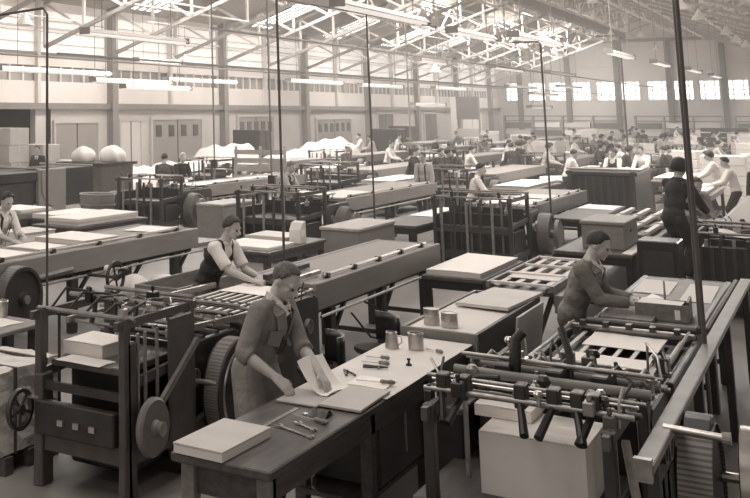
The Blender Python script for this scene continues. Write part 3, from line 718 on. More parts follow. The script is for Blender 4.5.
# things on the bench
t = T('board_block', (-2.93, 5.62, .9), 'thick pale board block on the near end of the workbench', 'board block', rz=-.02)
MB().box(-.15, .15, -.29, .29, 0, .045).build('block', PAPEREDGE, t, bev=.003); MB().box(-.152, .152, -.292, .292, .045, .056).build('top_board', PAPERG, t, bev=.002)
def spanner(x, y, x2, y2, label, z=.9):
    d = Vector((x2 - x, y2 - y, 0)); L = d.length
    t = T('spanner', (x, y, z), label, 'spanner', 'spanners on the workbench', rz=math.atan2(d.y, d.x))
    MB().beam((.02, 0, .008), (L - .02, 0, .008), .018, .009).build('shank', TSTEEL, t, bev=.003)
    for xx, s, R in ((0, -1, .026), (L, 1, .022)):
        a0 = 0 if s < 0 else PI
        P = [(xx + R * math.cos(a0 + .6 + k * (2 * PI - 1.2) / 12) + 0 * s, R * math.sin(a0 + .6 + k * (2 * PI - 1.2) / 12)) for k in range(13)]
        a0 += PI; P = [(xx + R * math.cos(a0 + .55 + k * (2 * PI - 1.1) / 12), R * math.sin(a0 + .55 + k * (2 * PI - 1.1) / 12)) for k in range(13)]
        q = R * .45
        P += [(xx + q * math.cos(a0 - .55 - k * (2 * PI - 1.1) / 8), q * math.sin(a0 - .55 - k * (2 * PI - 1.1) / 8)) for k in range(9)]
        MB().poly(P, 'z', .002, .014).build('jaw', STEEL, t)
spanner(-2.82, 6.12, -2.58, 6.02, 'longest spanner lying across the dark end of the workbench')
spanner(-2.75, 6.24, -2.62, 6.16, 'shortest spanner in the middle of the three on the bench')
def screwdriver(x, y, x2, y2, label, z=.9, cat='screwdriver', name='screwdriver'):
    d = Vector((x2 - x, y2 - y, 0)); L = d.length
    t = T(name, (x, y, z), label, cat, rz=math.atan2(d.y, d.x))
    MB().tube((0, 0, .012), (L * .62, 0, .012), .005, 8).build('blade', STEEL, t, smooth=True)
    MB().lathe([(0, 0), (.01, .0), (.015, L * .06), (.012, L * .16), (.016, L * .3), (.01, L * .38), (0, L * .38)], (L * .62, 0, .016), (1, 0, 0), 12).build('handle', WOOD, t, smooth=True)
screwdriver(-2.84, 6.38, -2.6, 6.32, 'wooden handled screwdriver behind the spanners on the dark bench end')
o = MB().grid(lambda u, v: (-2.76 + .1 * u, 6.42 + .14 * v, .905 + .035 * abs(math.sin(6 * u + 3 * v)) * math.sin(PI * v)), 10, 10, .004).build('rag', M('oily_rag', 96, .9, 0, .3, 20), None, smooth=True); tag(o, 'crumpled oily rag beside the boards on the workbench', 'rag')
t = T('steel_rule', (-2.9, 6.32, .9), 'pale steel rule lying along the dark bench top', 'ruler'); MB().box(-.016, .016, -.24, .24, 0, .004).build('rule_blade', M('steel_rule_metal', 150, .4, .3, .1, 20), t)
MB().box(-.016, -.008, -.24, .24, .004, .005).build('scale_marks', MW('rule_marks', 120, 'Y', 30, .5), t)
o = MB().lathe([(0, 0), (.014, 0), (.016, .008), (.006, .012), (0, .012)], (-2.8, 6.46, .9), n=12).build('washer', STEEL, None); tag(o, 'small bright washer near the middle of the bench', 'washer')
# boards and sheets the man handles
def flat(name, x0, x1, y0, y1, z, th, mat, label, cat, rz=0):
    o = MB().box(-(x1 - x0) / 2, (x1 - x0) / 2, -(y1 - y0) / 2, (y1 - y0) / 2, 0, th).build(name, mat, None, bev=.002, loc=((x0 + x1) / 2, (y0 + y1) / 2, z), rz=rz); return tag(o, label, cat)
flat('book_cover', -3.07, -2.8, 6.62, 6.98, .904, .012, M('dark_edged_board', 168, .7, 0, .08, 4), 'pale board lying under the hand of the man in the dust coat', 'board', .03)
flat('book_board', -2.80, -2.53, 6.66, 7.24, .908, .016, PAPERG, 'large pale grey board at the front edge of the workbench', 'board', .02)
sheet(-2.86, -2.6, 7.3, 7.58, .908, 'white sheet under the pencil behind the large grey board', PAPER, .05)
screwdriver(-2.82, 7.38, -2.57, 7.44, 'thin dark pencil across the white sheet on the bench', .915, 'pencil', 'pencil')
o = MB().grid(lambda u, v: (-3.02 + .2 * u + .03 * v, 6.86 + .36 * v, .925 + .19 * max(0, 1 - u * 1.25) ** 1.7 + .01 * math.sin(5 * v)), 14, 8, .003).build('curled_sheet', PAPER, None, smooth=True); tag(o, 'white sheet being lifted by the man in the dust coat', 'paper')
def pliers(x, y, rz, label):
    t = T('pliers', (x, y, .907), label, 'pliers', rz=rz)
    for s in (-1, 1):
        MB().path([(-.11, s * .03, .012), (-.06, s * .026, .012), (-.01, s * .006, .014), (.0, 0, .014)], .007, 8).build('handle', BLACK, t, smooth=True)
        MB().path([(0, 0, .014), (.025, -s * .014, .014), (.065, -s * .004, .013)], .009, 8, .004).build('jaw', IRON, t, smooth=True)
    MB().lathe([(0, 0), (.014, 0), (.014, .024), (0, .024)], (0, 0, .002), n=12).build('pivot', TSTEEL, t)
pliers(-2.83, 7.86, .3, 'dark pliers on the paper covered bench top')
pliers(-2.97, 7.60, 2.2, 'dark pliers closest to the hand of the man in the dust coat')
screwdriver(-3.0, 7.98, -2.8, 8.0, 'dark tool beside the pliers, nearer of two lying side by side', .906, 'tool', 'file')
screwdriver(-3.03, 8.16, -2.86, 8.18, 'dark tool beside the pliers, farther of two lying side by side', .906, 'tool', 'file')
screwdriver(-2.74, 8.68, -2.60, 8.62, 'thin dark pen on the cover paper beyond the mugs', .906, 'pen', 'pen')
o = MB().lathe([(0, 0), (.022, 0), (.02, .012), (.008, .018), (.008, .035), (.014, .04), (.012, .05), (0, .052)], (-2.69, 8.1, .906), n=14).build('stopper', BLACK, None, smooth=True); tag(o, 'small black stopper on the cover paper of the bench', 'stopper')
def mug(x, y, label, handle, h=.11, r=.05, taper=1.0, z=.906):
    t = T('mug', (x, y, z), label, 'mug')
    MB().lathe([(0, 0), (r * taper, 0), (r, h * .98), (r, h), (r - .006, h), (r * taper - .006, .01), (0, .01)], (0, 0, 0), n=24).build('cup', TIN, t, smooth=True)
    MB().lathe([(0, h * .7), (r * .92, h * .7)], (0, 0, 0), n=20).build('contents', IRON, t)
    MB().lathe([(r + .001, 0), (r + .004, .004), (r + .001, .008)], (0, 0, h - .008), n=24).build('rim', STEEL, t, smooth=True)
    if handle: MB().path([(r * .95, 0, h * .8), (r + .035, 0, h * .75), (r + .038, 0, h * .4), (r * taper, 0, h * .25)], .006, 8).build('handle', TIN, t, smooth=True)
mug(-2.99, 8.62, 'tapered tin mug with a handle on the bench', True, .12, .042, 1.25)
mug(-2.82, 8.68, 'straight sided metal pot standing on the bench', False, .125, .058)

# tray box beyond the bench
t = T('tray_box', (-2.8, 9.2, 0), 'wide wooden tray box of paper at the far end of the workbench', 'tray box')
w_, L = .31, 2.25
MB().box(-w_, w_, 0, L, .72, .75).build('tray_floor', WOODD, t)
MB().box(-w_, w_, 0, .03, .75, .97).build('front_panel', BOARDG, t, bev=.005); MB().box(w_ - .03, w_, .03, L, .75, .97).build('side_panel', IRON, t, bev=.005)
MB().box(-w_, -w_ + .03, .03, L, .75, .97).build('side_panel', BOARDG, t); MB().box(-w_ + .03, w_ - .03, L - .03, L, .75, .97).build('back_panel', BOARDG, t)
for x in (-w_ + .06, w_ - .06):
    for y in (.1, L - .1): MB().box(x - .035, x + .035, y - .035, y + .035, 0, .72).build('leg', WOODD, t)
MB().box(-w_ + .08, w_ - .08, .2, L - .2, .25, .28).build('lower_shelf', WOODD, t)
stack('paper_stack', -3.07, -2.53, 9.3, 11.3, .76, .955, 'wide stack of pale paper filling the tray box', 'paper', mat=PAPER2)
flat('plywood_board', -2.97, -2.5, 10.4, 11.5, .975, .03, M('ply_sheet', 196, .65, 0, .08, 3), 'flat plywood board lying across the tray box', 'board', -.06)
t = T('leaning_board', (-2.46, 10.6, .5), 'pale edged board leaning against the side of the tray box', 'board')
MB().beam((0, 0, 0), (.045, .0, .44), 1.0, .02, up=(1, 0, 0)).build('panel', PAPERG, t)
t.location = (-2.46, 10.7, .52)
def tin(x, y, z, r, h, label):
    t = T('tin_can', (x, y, z), label, 'tin can')
    MB().lathe([(0, 0), (r, 0), (r, .006), (r * .97, .01), (r * .97, h * .5), (r, h * .52), (r * .97, h * .54), (r * .97, h - .01), (r, h - .006), (r, h)], (0, 0, 0), n=26).build('can', TIN, t, smooth=True)
    MB().lathe([(r, h), (r * .9, h), (r * .88, h - .006), (0, h - .006)], (0, 0, 0), n=26).build('lid', M('tin_lid', 214, .4, .3, .05, 5), t)
    MB().lathe([(r * .975, h * .16), (r * .975, h * .42)], (0, 0, 0), n=26).build('paper_label', PAPERG, t)
tin(-2.93, 9.46, .962, .065, .13, 'pale lidded tin can on the corner of the tray box')
tin(-2.77, 9.42, .962, .068, .12, 'darker tin can beside the pale one on the tray box')

# ------------------------------------------------------------------ man in the dust coat
person('man in a brown dust coat and dark tie standing at the workbench', (-3.35, 7.05, 0), -97, lean=19, hl=(.0, .42, 1.0), hr=(.26, .26, .985),
       yaw=-6, pitch=36, vox=.0085, skin=SKIN, hair=M('brown_grey_hair', 84, .6, 0, .45, 60, .4, 120), hairstyle='receding', top=COATM, topname='dust_coat', sleeve='rolled', trouser=CLOTHM,
       extras=('collar', 'shirt_front', 'tie', 'lapels', 'pocket'), scale=1.03, pole=(0, -.8, -.3), handd=((.2, .6, -.6), (-.1, .6, -.6)), curl=.5)

# ------------------------------------------------------------------ row B: the folding machine behind the man
t = T('folding_machine', (-4.8, 6.5, 0), 'dark folding machine with pile feeder beside the dust coat man', 'machine', 'folding machines')
feeder(t, -.22, .53, .2, 1.15, 1.28, plate=.9)
MB().box(.56, .59, .75, 1.1, .3, 1.2).build('side_plate', IRON2, t, bev=.01)
for yy in (.35, .45, .62): MB().tube((.55, yy, .35), (.55, yy, 1.15), .014, 7).build('guide_rod', TSTEEL, t, smooth=True)
dw = MB().lathe([(0, -.03), (.19, -.03), (.205, -.015), (.205, .015), (.19, .03), (.06, .02), (.05, .05), (0, .05)], (.64, .4, .5), (1, 0, 0), 32).build('disc_wheel', IRON3, t, smooth=True)
MB().lathe([(0, .05), (.05, .05), (.05, .09), (0, .09)], (.64, .4, .5), (1, 0, 0), 12).build('hub', STEEL, dw, smooth=True)
MB().beam((.62, .5, .6), (.6, 1.15, .98), .03, .05).build('connecting_rod', TSTEEL, t)
hand_wheel(t, (-.3, .05, .55), .15)
MB().box(-.22, .48, .12, .2, .38, .62).build('gear_case', IRON, t, bev=.01)
for k in range(3): MB().box(0 + .14 * k, .05 + .14 * k, .1, .13, .47, .51).build('catch', STEEL, t)
roller_body(t, -.42, .42, 1.1, 2.2, .9, nrol=8)
roller_body(t, -.42, .42, 2.3, 3.95, .95, nrol=4, tapes=9)
MB().beam((.47, .9, 1.05), (.47, 2.3, .98), .03, .05).build('slide_rail', TSTEEL, t); MB().beam((-.47, .9, 1.05), (-.47, 3.5, 1.0), .03, .05).build('slide_rail', TSTEEL, t)
rods(t, 'cross_rod', TSTEEL, [((-.5, 1.0 + .22 * k, 1.03 + .03 * (k % 3)), (.5, 1.0 + .22 * k, 1.03 + .03 * (k % 3))) for k in range(7)], .016)
MB().box(-.3, .25, 1.35, 1.9, .985, 1.0).build('feed_plate', IRON3, t)
for k in range(4): MB().box(-.2 + .13 * k, -.13 + .13 * k, 1.45 + .05 * k, 1.6 + .05 * k, 1.0, 1.015).build('gripper', PAPER2, t)
bw = belt_wheel(t, (.62, 1.72, .5), .4, .15, IRON)
MB().lathe([(.3, .076), (.335, .09), (.345, .08), (.31, .076)], (.62, 1.72, .5), (1, 0, 0), 36).build('bright_ring', STEEL, bw, smooth=True)
MB().tube((.44, 1.3, .62), (.66, 1.35, .62), .02, 8).build('drive_shaft', STEEL, t)
g = MB().disc((.5, 2.55, .86), (1, 0, 0), .13, .05, 30, .025, .015).build('gear', IRON3, t, smooth=True); MB().lathe([(0, .02), (.05, .02), (.05, .06), (0, .06)], (.5, 2.55, .86), (1, 0, 0), 12).build('hub', STEEL, g, smooth=True)
MB().beam((.5, .9, .2), (.5, 2.9, .55), .05, .12).build('diagonal_frame', IRON2, t)
MB().box(-.5, .5, 1.0, 3.6, 0, .1).build('bed_plate', BLACK, t)
delivery_table(t, -.42, .42, 4.0, 8.15, 1.03, .27)
fittings(t, -.25, .5, 1.0, 2.1, .97, 22, 1); fittings(t, .44, .5, 1.2, 3.8, .95, 10, 2); fittings(t, -.26, .5, .15, 1.1, 1.27, 8, 3)
for k in range(5): MB().path([(-.2 + .16 * k, .3, 1.25), (-.2 + .16 * k, .5, 1.38 - .02 * k), (-.15 + .14 * k, .8, 1.32), (-.15 + .14 * k, 1.15, 1.2)], .01, 6).build('air_hose', BLACK, t, smooth=True)
MB().box(.5, .56, .2, .32, .0, 1.1).build('post_casing', IRON2, t, bev=.01); MB().box(-.25, -.17, .15, .3, .0, .8).build('post_casing', IRON2, t, bev=.01)
MB().box(-.2, .45, 1.08, 1.12, .1, .95).build('back_plate', BLACK, t); MB().box(-.16, .4, .5, 1.05, .1, .8).build('hoist_case', BLACK, t, bev=.02)
MB().path([(.38, 5.0, .6), (.55, 5.1, .35), (.6, 5.3, .3), (.58, 5.5, .45), (.5, 5.45, .6), (.38, 5.4, .66)], .012, 7).build('cable_loop', BLACK, t, smooth=True)
MB().beam((-.1, 3.9, 1.06), (-.1, 5.0, 1.06), .05, .05).build('guide_bar', IRON, t); MB().beam((.2, 3.9, 1.06), (.2, 4.6, 1.06), .04, .04).build('guide_bar', STEEL, t)
stack('paper_stack', -4.98, -4.62, 6.95, 7.35, .9, 1.0, 'small white stack on the lifting board of the dust coat man\'s machine', 'paper', skew=.01)
sheet(-4.9, -4.5, 6.72, 6.94, .9, 'pale sheet on the lifting board at the near feeder', PAPER2)
sheet(-5.15, -4.6, 9.85, 10.4, .972, 'white sheet on the tapes under the hands of the man in the waistcoat', PAPER)
person('man in a dark waistcoat and short white sleeves leaning on the tape table', (-5.56, 10.5, 0), -96, lean=30, hl=(-.1, .52, 1.03), hr=(.12, .56, 1.03),
       yaw=2, pitch=18, vox=.0105, skin=SKIN, hair=M('brown_hair', 62, .6, 0, .4, 60, .4, 120), top=SHIRTW, sleeve='short', trouser=CLOTHM, extras=('vest',), pole=(0, -.8, -.6), handd=((.7, .4, -.1), (-.5, .5, -.1)))
# swivel seats between machine and bench

def stool(x, y, label, rz):
    t = T('machine_chair', (x, y, 0), label, 'chair', rz=rz)
    MB().lathe([(0, .44), (.19, .44), (.21, .46), (.2, .49), (0, .5)], (0, 0, 0), n=22).build('seat', IRON, t, smooth=True)
    b = MB().grid(lambda u, v: (.22 * math.cos(PI * (u * .9 + .05)), -.1 - .12 * math.sin(PI * (u * .9 + .05)), .52 + .27 * v), 12, 4); b.build('backrest', BLACK, t, smooth=True).modifiers.new('s', 'SOLIDIFY').thickness = .03
    for k in range(4):
        a = PI / 4 + k * PI / 2
        MB().tube((.12 * math.cos(a), .12 * math.sin(a), .45), (.2 * math.cos(a), .2 * math.sin(a), 0), .016, 8).build('leg', IRON, t)
stool(-3.8, 10.5, 'dark round backed chair between the long table and the tray box', 2.4)
stool(-3.9, 9.35, 'dark round backed chair just behind the dust coat man', 2.2)

# ------------------------------------------------------------------ row A: the pile feeder machine in the near corner
t = T('folding_machine', (-1.52, 6.2, 0), 'large dark folding machine with tall white pile in the near corner', 'machine', 'folding machines')
for x in (-.5, .42):
    for y in (.2, 1.35):
        MB().poly([(y - .06, 0), (y + .06, 0), (y + .04, .2), (y + .035, 1.1), (y - .035, 1.1), (y - .04, .2)], 'x', x - .03, x + .03).build('post', IRON2 if y > 1 else IRON, t, bev=.006)
    MB().beam((x, .1, 1.06), (x, 2.2, 1.06), .035, .07).build('top_rail', IRON2, t)
    MB().beam((x, .2, .3), (x, 1.35, .3), .04, .08).build('side_tie', IRON, t)
MB().box(-.62, .36, .18, 1.28, .52, .585).build('pile_board', WOODD, t, bev=.01)
for k in range(3): MB().box(-.6 + .36 * k, -.5 + .36 * k, .22, 1.25,   .44, .52).build('pile_bearer', BLACK, t)
for x in (-.5, .42): MB().tube((x + (.06 if x < 0 else -.06), .7, .1), (x + (.06 if x < 0 else -.06), .7, 1.1), .016, 7).build('lifting_screw', TSTEEL, t)
# suction bars: cross rods with clamps and rubber suckers
for (y, z, r, m) in ((.38, 1.14, .016, TSTEEL), (.46, 1.2, .012, TSTEEL), (.62, 1.1, .014, IRON2), (1.0, 1.13, .03, IRON3), (1.16, 1.2, .014, TSTEEL), (1.38, 1.1, .034, IRON3), (1.55, 1.06, .016, TSTEEL), (1.68, 1.03, .024, TSTEEL), (1.8, 1.0, .014, STEEL), (.54, 1.16, .01, STEEL), (.8, 1.12, .012, TSTEEL), (1.27, 1.16, .01, STEEL), (1.46, 1.13, .01, TSTEEL)):
    MB().tube((-.58, y, z), (.52, y, z), r, 10).build('cross_rod', m, t, smooth=True)
for k, x in enumerate((-.48, -.36, -.05, .12, .24, .32)):
    y = .42
    c = MB().box(x - .03, x + .03, y - .05, y + .06, 1.1, 1.23).build('clamp', IRON, t, bev=.006)
    s_ = -1 if k % 2 else 1
    MB().path([(x, y - .04, 1.13), (x + .02 * s_, y - .1, 1.08), (x + .05 * s_, y - .2, 1.0)], .018, 8, .024).build('sucker', BLACK, c, smooth=True)
for x in (-.3, .0, .25): MB().box(x - .05, x + .05, 1.02, 1.3, 1.07, 1.19).build('clamp', BLACK, t, bev=.01)
for k in range(7):
    x = -.5 + .15 * k
    MB().path([(x, 1.4, 1.13), (x + .03, 1.48, 1.17), (x + .04, 1.58, 1.12), (x + .02, 1.72, 1.06)], .012, 6).build('air_hose', BLACK if k % 2 else TSTEEL, t, smooth=True)
    MB().box(x - .02, x + .03, 1.66, 1.76, 1.0, 1.08).build('clamp', IRON3 if k % 2 else IRON, t, bev=.005)
lv = MB().path([(-.24, 1.1, .7), (-.245, 1.1, 1.05), (-.24, 1.11, 1.2), (-.23, 1.12, 1.33), (-.19, 1.14, 1.38)], .042, 10, .03).build('pump_lever', BLACK, t, smooth=True)
MB().lathe([(0, 0), (.035, 0), (.035, .06), (0, .06)], (-.23, 1.06, .98), (0, -1, 0), 12).build('pivot', STEEL, lv)
MB().path([(.05, 1.2, 1.05), (.06, 1.22, 1.25), (.0, 1.3, 1.4)], .022, 8).build('lever', IRON, t, smooth=True)
roller_body(t, -.5, .42, 1.45, 2.2, .93, nrol=7)
# side bench with bits on the bench side
MB().box(-.76, -.53, .95, 1.75, .86, .9).build('side_shelf', WOODD, t, bev=.006)
MB().box(-.74, -.55, 1.0, 1.7, .15, .86).build('side_cabinet', BLACK, t, bev=.01)
for k in range(4): MB().box(-.72 + .03 * k, -.64 + .03 * k, 1.05 + .15 * k, 1.16 + .15 * k, .9, .95 + .02 * (k % 2)).build('fitting', (STEEL, IRON3, TSTEEL, IRON)[k], t, bev=.01)
MB().tube((-.7, .95, 1.02), (-.56, 1.8, 1.02), .02, 8).build('pipe', TSTEEL, t, smooth=True)
# register frame beyond: rods, tapes
MB().box(-.42, .44, 2.28, 3.85, .86, .9).build('register_bed', BLACK, t)
for x in (-.42, .42): MB().tube((x, 2.25, 1.0), (x, 3.9, 1.0), .014, 8).build('frame_rod', TSTEEL, t, smooth=True)
for y in (2.3, 3.8): MB().beam((-.45, y, .99), (.47, y, .99), .05, .035).build('frame_bar', TSTEEL, t, bev=.006)
for k in range(7): MB().box(-.33 + .115 * k, -.33 + .115 * k + .03, 2.32, 3.8, .94, .948).build('tape', PAPER2, t)
for x in (-.46, .46): MB().box(x - .025, x + .025, 2.25, 3.9, 0, .95).build('side_frame', IRON, t, bev=.01)
for k in range(5): MB().box(-.35 + .17 * k, -.31 + .17 * k, 3.74, 3.84, 1.0, 1.04).build('stop', IRON, t)
# long flat rail, belt guard, disc and shaft on the outer side
MB().beam((.6, .0, 1.0), (.6, 7.3, 1.0), .09, .05).build('long_rail', IRON3, t, bev=.006)
MB().box(.56, .64, -.02, .03, .94, 1.05).build('rail_end', TSTEEL, t)
for y in (.3, 2.5, 4.8, 7.1): MB().box(.57, .63, y - .04, y + .04, 0, .98).build('rail_post', IRON, t, bev=.006)
MB().beam((.56, .1, .7), (.45, .5, .98), .04).build('bracket', STEEL, t)
g = MB().poly([(1.25 + .36 * math.cos(a), .55 + .46 * math.sin(a)) for a in [k * 2 * PI / 28 for k in range(28)]], 'x', .65, .79).build('belt_guard', IRON, t, bev=.008)
MB().lathe([(.385, -.085), (.39, -.08), (.39, .08), (.385, .085)], (.72, 1.22, .58), (1, 0, 0), 40).build('belt', MW('woven_belt', 132, 'Z', 12, .45), g)
d = MB().lathe([(0, -.02), (.26, -.02), (.285, -.035), (.3, -.03), (.3, .03), (.285, .035), (.26, .02), (0, .02)], (.93, 1.55, .6), (1, 0, 0), 36).build('disc_wheel', IRON2, t, smooth=True)
MB().lathe([(.301, -.03), (.304, -.028), (.304, .028), (.301, .03)], (.93, 1.55, .6), (1, 0, 0), 36).build('bright_rim', STEEL, d, smooth=True)
MB().tube((.62, 1.55, .6), (1.02, 1.55, .6), .03, 10).build('axle', STEEL, d)
MB().tube((.6, .78, 1.02), (.9, .74, 1.02), .022, 10).build('bright_shaft', STEEL, t, smooth=True)
MB().lathe([(0, 0), (.035, 0), (.035, .04), (0, .04)], (.88, .74, 1.02), (1, 0, 0), 12).build('shaft_collar', TSTEEL, t)
for k in range(3): MB().beam((.47, .25 + .1 * k, .5 - .12 * k), (.62, .25 + .1 * k, .5 - .12 * k), .04).build('bracket', TSTEEL, t)
fittings(t, -.5, .4, .3, .7, 1.14, 12, 5); fittings(t, -.5, .4, 1.0, 2.0, 1.05, 28, 6); fittings(t, -.56, -.44, .2, 2.2, 1.08, 10, 7); fittings(t, .38, .5, .3, 2.2, 1.08, 12, 8)
MB().box(-.46, .38, 1.3, 1.36, .1, 1.0).build('back_plate', BLACK, t)
for k in range(6): MB().box(.66, .74, .1 + .13 * k, .16 + .13 * k, .1, .14 + .02 * k).build('foot_bolt', IRON, t)
# delivery tray beside the working man: dark bed with curved corner and long boards
delivery_table(t, -.36, .46, 4.0, 7.4, .97, .2, IRON, M('tray_bed', 128, .6, 0, .2, 3, stretch=(5, .7, 5)), nleg=3, rail=False)
MB().tube((-.34, 4.02, 1.0), (.46, 4.02, 1.0), .03, 10).build('tray_lip', IRON2, t, smooth=True)
MB().path([(.46, 4.02, 1.0), (.52, 4.12, 1.0), (.52, 7.2, 1.0)], .025, 8).build('tray_lip', IRON2, t, smooth=True)
# the tall white pile with loose top sheets
stack('paper_pile', -1.82, -1.26, 6.66, 7.24, .585, .93, 'tall white paper pile on the feeder board in the near corner', 'paper', mat=PAPER, edge=PAPER2, skew=.006)
stack('paper_pile', -1.92, -1.6, 6.95, 7.3, .935, 1.0, 'small white stack on top of the tall feeder pile', 'paper', mat=PAPER, edge=PAPER, skew=.004)
for nm, y0, y1, lb in (('paper_sheet', 8.58, 9.06, 'nearer of two wide white sheets on the register frame'), ('paper_sheet', 9.4, 9.97, 'farther of two wide white sheets on the register frame')):
    sheet(-1.76, -1.24, y0, y1, .952, lb, PAPER, 0)
# what lies on the tray near the man in overalls
flat('board', -1.82, -1.42, 10.5, 11.35, .965, .035, WOOD, 'worn wooden board on the tray under the overall man\'s arms', 'board', .03)
t = T('open_box', (-1.36, 10.98, .965), 'small open card box with papers on the tray', 'box', rz=.05)
MB().box(-.22, .19, -.22, -.2, 0, .14).build('front_panel', WOOD, t); MB().box(.17, .19, -.2, .2, 0, .17).build('side_panel', WOODD, t); MB().box(-.22, .19, .2, .22, 0, .12).build('back_panel', WOODD, t); MB().box(-.22, .17, -.2, .2, 0, .015).build('box_floor', WOODD, t)
MB().box(.08, .12, -.226, -.22, .02, .1).build('label_plate', PAPER, t)
stack('paper_stack', -1.56, -1.23, 10.82, 11.14, .982, 1.09, 'small stack of white cards inside the open box', 'paper', mat=PAPER, skew=.01)
t = T('spindle', (-1.4, 11.3, .965), 'thin upright spindle beside the open card box', 'spindle'); MB().lathe([(0, 0), (.05, 0), (.045, .05), (.01, .07), (.008, .26), (0, .27)], (0, 0, 0), n=12).build('spike', TSTEEL, t, smooth=True); MB().lathe([(0, 0), (.055, 0), (.055, .012), (0, .012)], (0, 0, 0), n=14).build('foot', IRON, t)
sheet(-1.74, -1.5, 11.55, 11.95, .965, 'small white sheet in the hands of the man in overalls', PAPER, .4, .06)
sheet(-1.6, -1.3, 11.4, 11.7, .966, 'white sheet half hidden behind the open box', PAPER, -.2)
sheet(-1.82, -1.5, 12.3, 13.3, .962, 'pale sheet at the far end of the tray', PAPER2, .02)
sheet(-1.38, -1.12, 12.0, 13.2, .962, 'cream sheet along the rail side of the tray', PAPER2, .02)
person('man in grey overalls and open collar bending over the tray', (-2.03, 10.85, 0), -98, lean=21, hl=(-.24, .38, 1.09), hr=(-.03, .42, 1.08),
       yaw=4, pitch=24, scale=1.0, vox=.0105, skin=SKIN, hair=HAIRD, top=M('overall_cloth', 122, .85, 0, .1, 7, .5, 9), topname='overall', sleeve='long', trouser=CLOTHM, extras=('collar', 'shirt_front', 'lapels', 'pocket'), pole=(0, -.6, -.7), handd=((.7, .5, -.1), (-.6, .5, -.1)))
# waste paper under the bench
def crumple(x, y, z, r, label, seed):
    random.seed(seed); bm = bmesh.new(); ico(bm, (0, 0, 0), (r, r * 1.2, r * .8), 3)
    for v in bm.verts: v.co *= random.uniform(.72, 1.15)
    zmin = min(v.co.z for v in bm.verts)
    me = bpy.data.meshes.new('waste_paper'); bm.to_mesh(me); bm.free(); me.materials.append(PAPERG)
    o = bpy.data.objects.new('waste_paper', me); COL.objects.link(o); o.location = (x, y, z - zmin); tag(o, label, 'waste paper')
crumple(-2.42, 7.1, 0, .17, 'crumpled paper heap on the floor beside the bench cupboard', 3)
crumple(-2.45, 6.55, 0, .11, 'crumpled paper on the floor under the bench front', 4)
o = MB().grid(lambda u, v: (.02 * math.sin(9 * v) + .04 * u, .26 * (u - .5), -.28 * v + .03 * math.sin(5 * u)), 8, 8, .004).build('hanging_rag', CLOTHW, None, smooth=True, loc=(-2.30, 7.45, .70)); tag(o, 'pale rag hanging from the side cabinet beside the bench', 'rag')
t = T('waste_bin', (-2.72, 6.35, 0), 'low waste box with paper under the workbench', 'bin', rz=.1)
MB().box(-.2, .2, -.25, .25, 0, .02).box(-.2, -.18, -.25, .25, 0, .3).box(.18, .2, -.25, .25, 0, .3).box(-.2, .2, -.25, -.23, 0, .3).box(-.2, .2, .23, .25, 0, .3).build('box', WOOD, t)
MB().grid(lambda u, v: (-.17 + .34 * u, -.22 + .44 * v, .22 + .05 * math.sin(9 * u) * math.cos(8 * v)), 8, 8, .01).build('paper_fill', PAPERG, t)
random.seed(11)

# floor plan: what already stands where, so that nothing is set down inside something else
OCC = []
def occ(x0, x1, y0, y1): OCC.append((x0, x1, y0, y1))
def free(x, y, hx, hy): return all(x + hx <= a or x - hx >= b or y + hy <= c or y - hy >= d for a, b, c, d in OCC)
def place(x, y, hx, hy, reach=3.0):
    cand = sorted(((dx * .25, dy * .25) for dx in range(-12, 13) for dy in range(-24, 25)), key=lambda q: abs(q[0]) * 1.6 + abs(q[1]))
    for dx, dy in cand:
        if abs(dx) + abs(dy) <= reach and x + dx - hx > XL + .6 and free(x + dx, y + dy, hx, hy):
            occ(x + dx - hx, x + dx + hx, y + dy - hy, y + dy + hy); return x + dx, y + dy
    return None
FAR_MACHINES = [(-11.8, 28.7), (-16.2, 29.6), (-16.0, 39.3), (-8.4, 39.6), (-12.0, 40.2), (-5.3, 41.2), (-15.9, 49.6), (-2.7, 40.5), (-8.4, 51.0), (-12.0, 52.5), (-15.9, 60.0), (-5.3, 53.0), (-8.4, 63.0), (-12.0, 65.0), (-15.9, 70.5), (-19.6, 58.0)]
for x, y in FAR_MACHINES + [(-8.35, 28.6)]: occ(x - .62, x + 1.05, y - .1, y + 9.7)
for q in [(-9.35, -7.3, 18.4, 27.4), (-13.4, -11.2, 19.4, 28.8), (-5.95, -3.75, 19.2, 26.8), (-1.85, .3, 17.2, 27.2), (-5.7, -4.0, 29.4, 32.4), (-18.5, -16.4, 20, 25), (-3.3, -2.2, 15.8, 23.1), (-14.5, -12.7, 28.3, 29.6), (-23.2, -21, 25.9, 30.8), (-20.2, -18.2, 27.5, 29.7), (-24.2, -21, 83.5, 84.5), (-6.7, -4.1, 73.3, 74.7)]: occ(*q)

# ------------------------------------------------------------------ row C: long table with the man in braces
t = T('folding_machine', (-8.4, 9.2, 0), 'long grey delivery table of the machine cut off at the picture edge', 'machine', 'folding machines')
delivery_table(t, -.55, .5, .2, 5.3, 1.02, .28, nleg=4)
MB().box(-.5, .45, -1.6, .2, .2, .9).build('machine_body', IRON, t, bev=.02)
belt_wheel(t, (.62, .75, .62), .36, .18, IRON); hand_wheel(t, (.95, 2.3, .7), .2, spokes=4); MB().tube((.4, 2.3, .7), (.95, 2.3, .7), .02, 8).build('wheel_axle', IRON, t)
for y in (-1.5, .1): MB().box(.46, .54, y - .06, y + .06, 0, 1.1).build('post', IRON, t)
fittings(t, .3, .5, -1.4, .2, .9, 8, 11)
MB().tube((.5, .4, .75), (.5, 2.0, .8), .03, 8).build('drive_shaft', TSTEEL, t)
MB().lathe([(0, -.03), (.05, -.03), (.05, .03), (0, .03)], (.56, 2.72, .72), (1, 0, 0), 14).build('bright_knob', PAPER, t)
MB().box(-.3, .45, 5.3, 6.1, .72, .78).build('end_shelf', BOARDG, t)
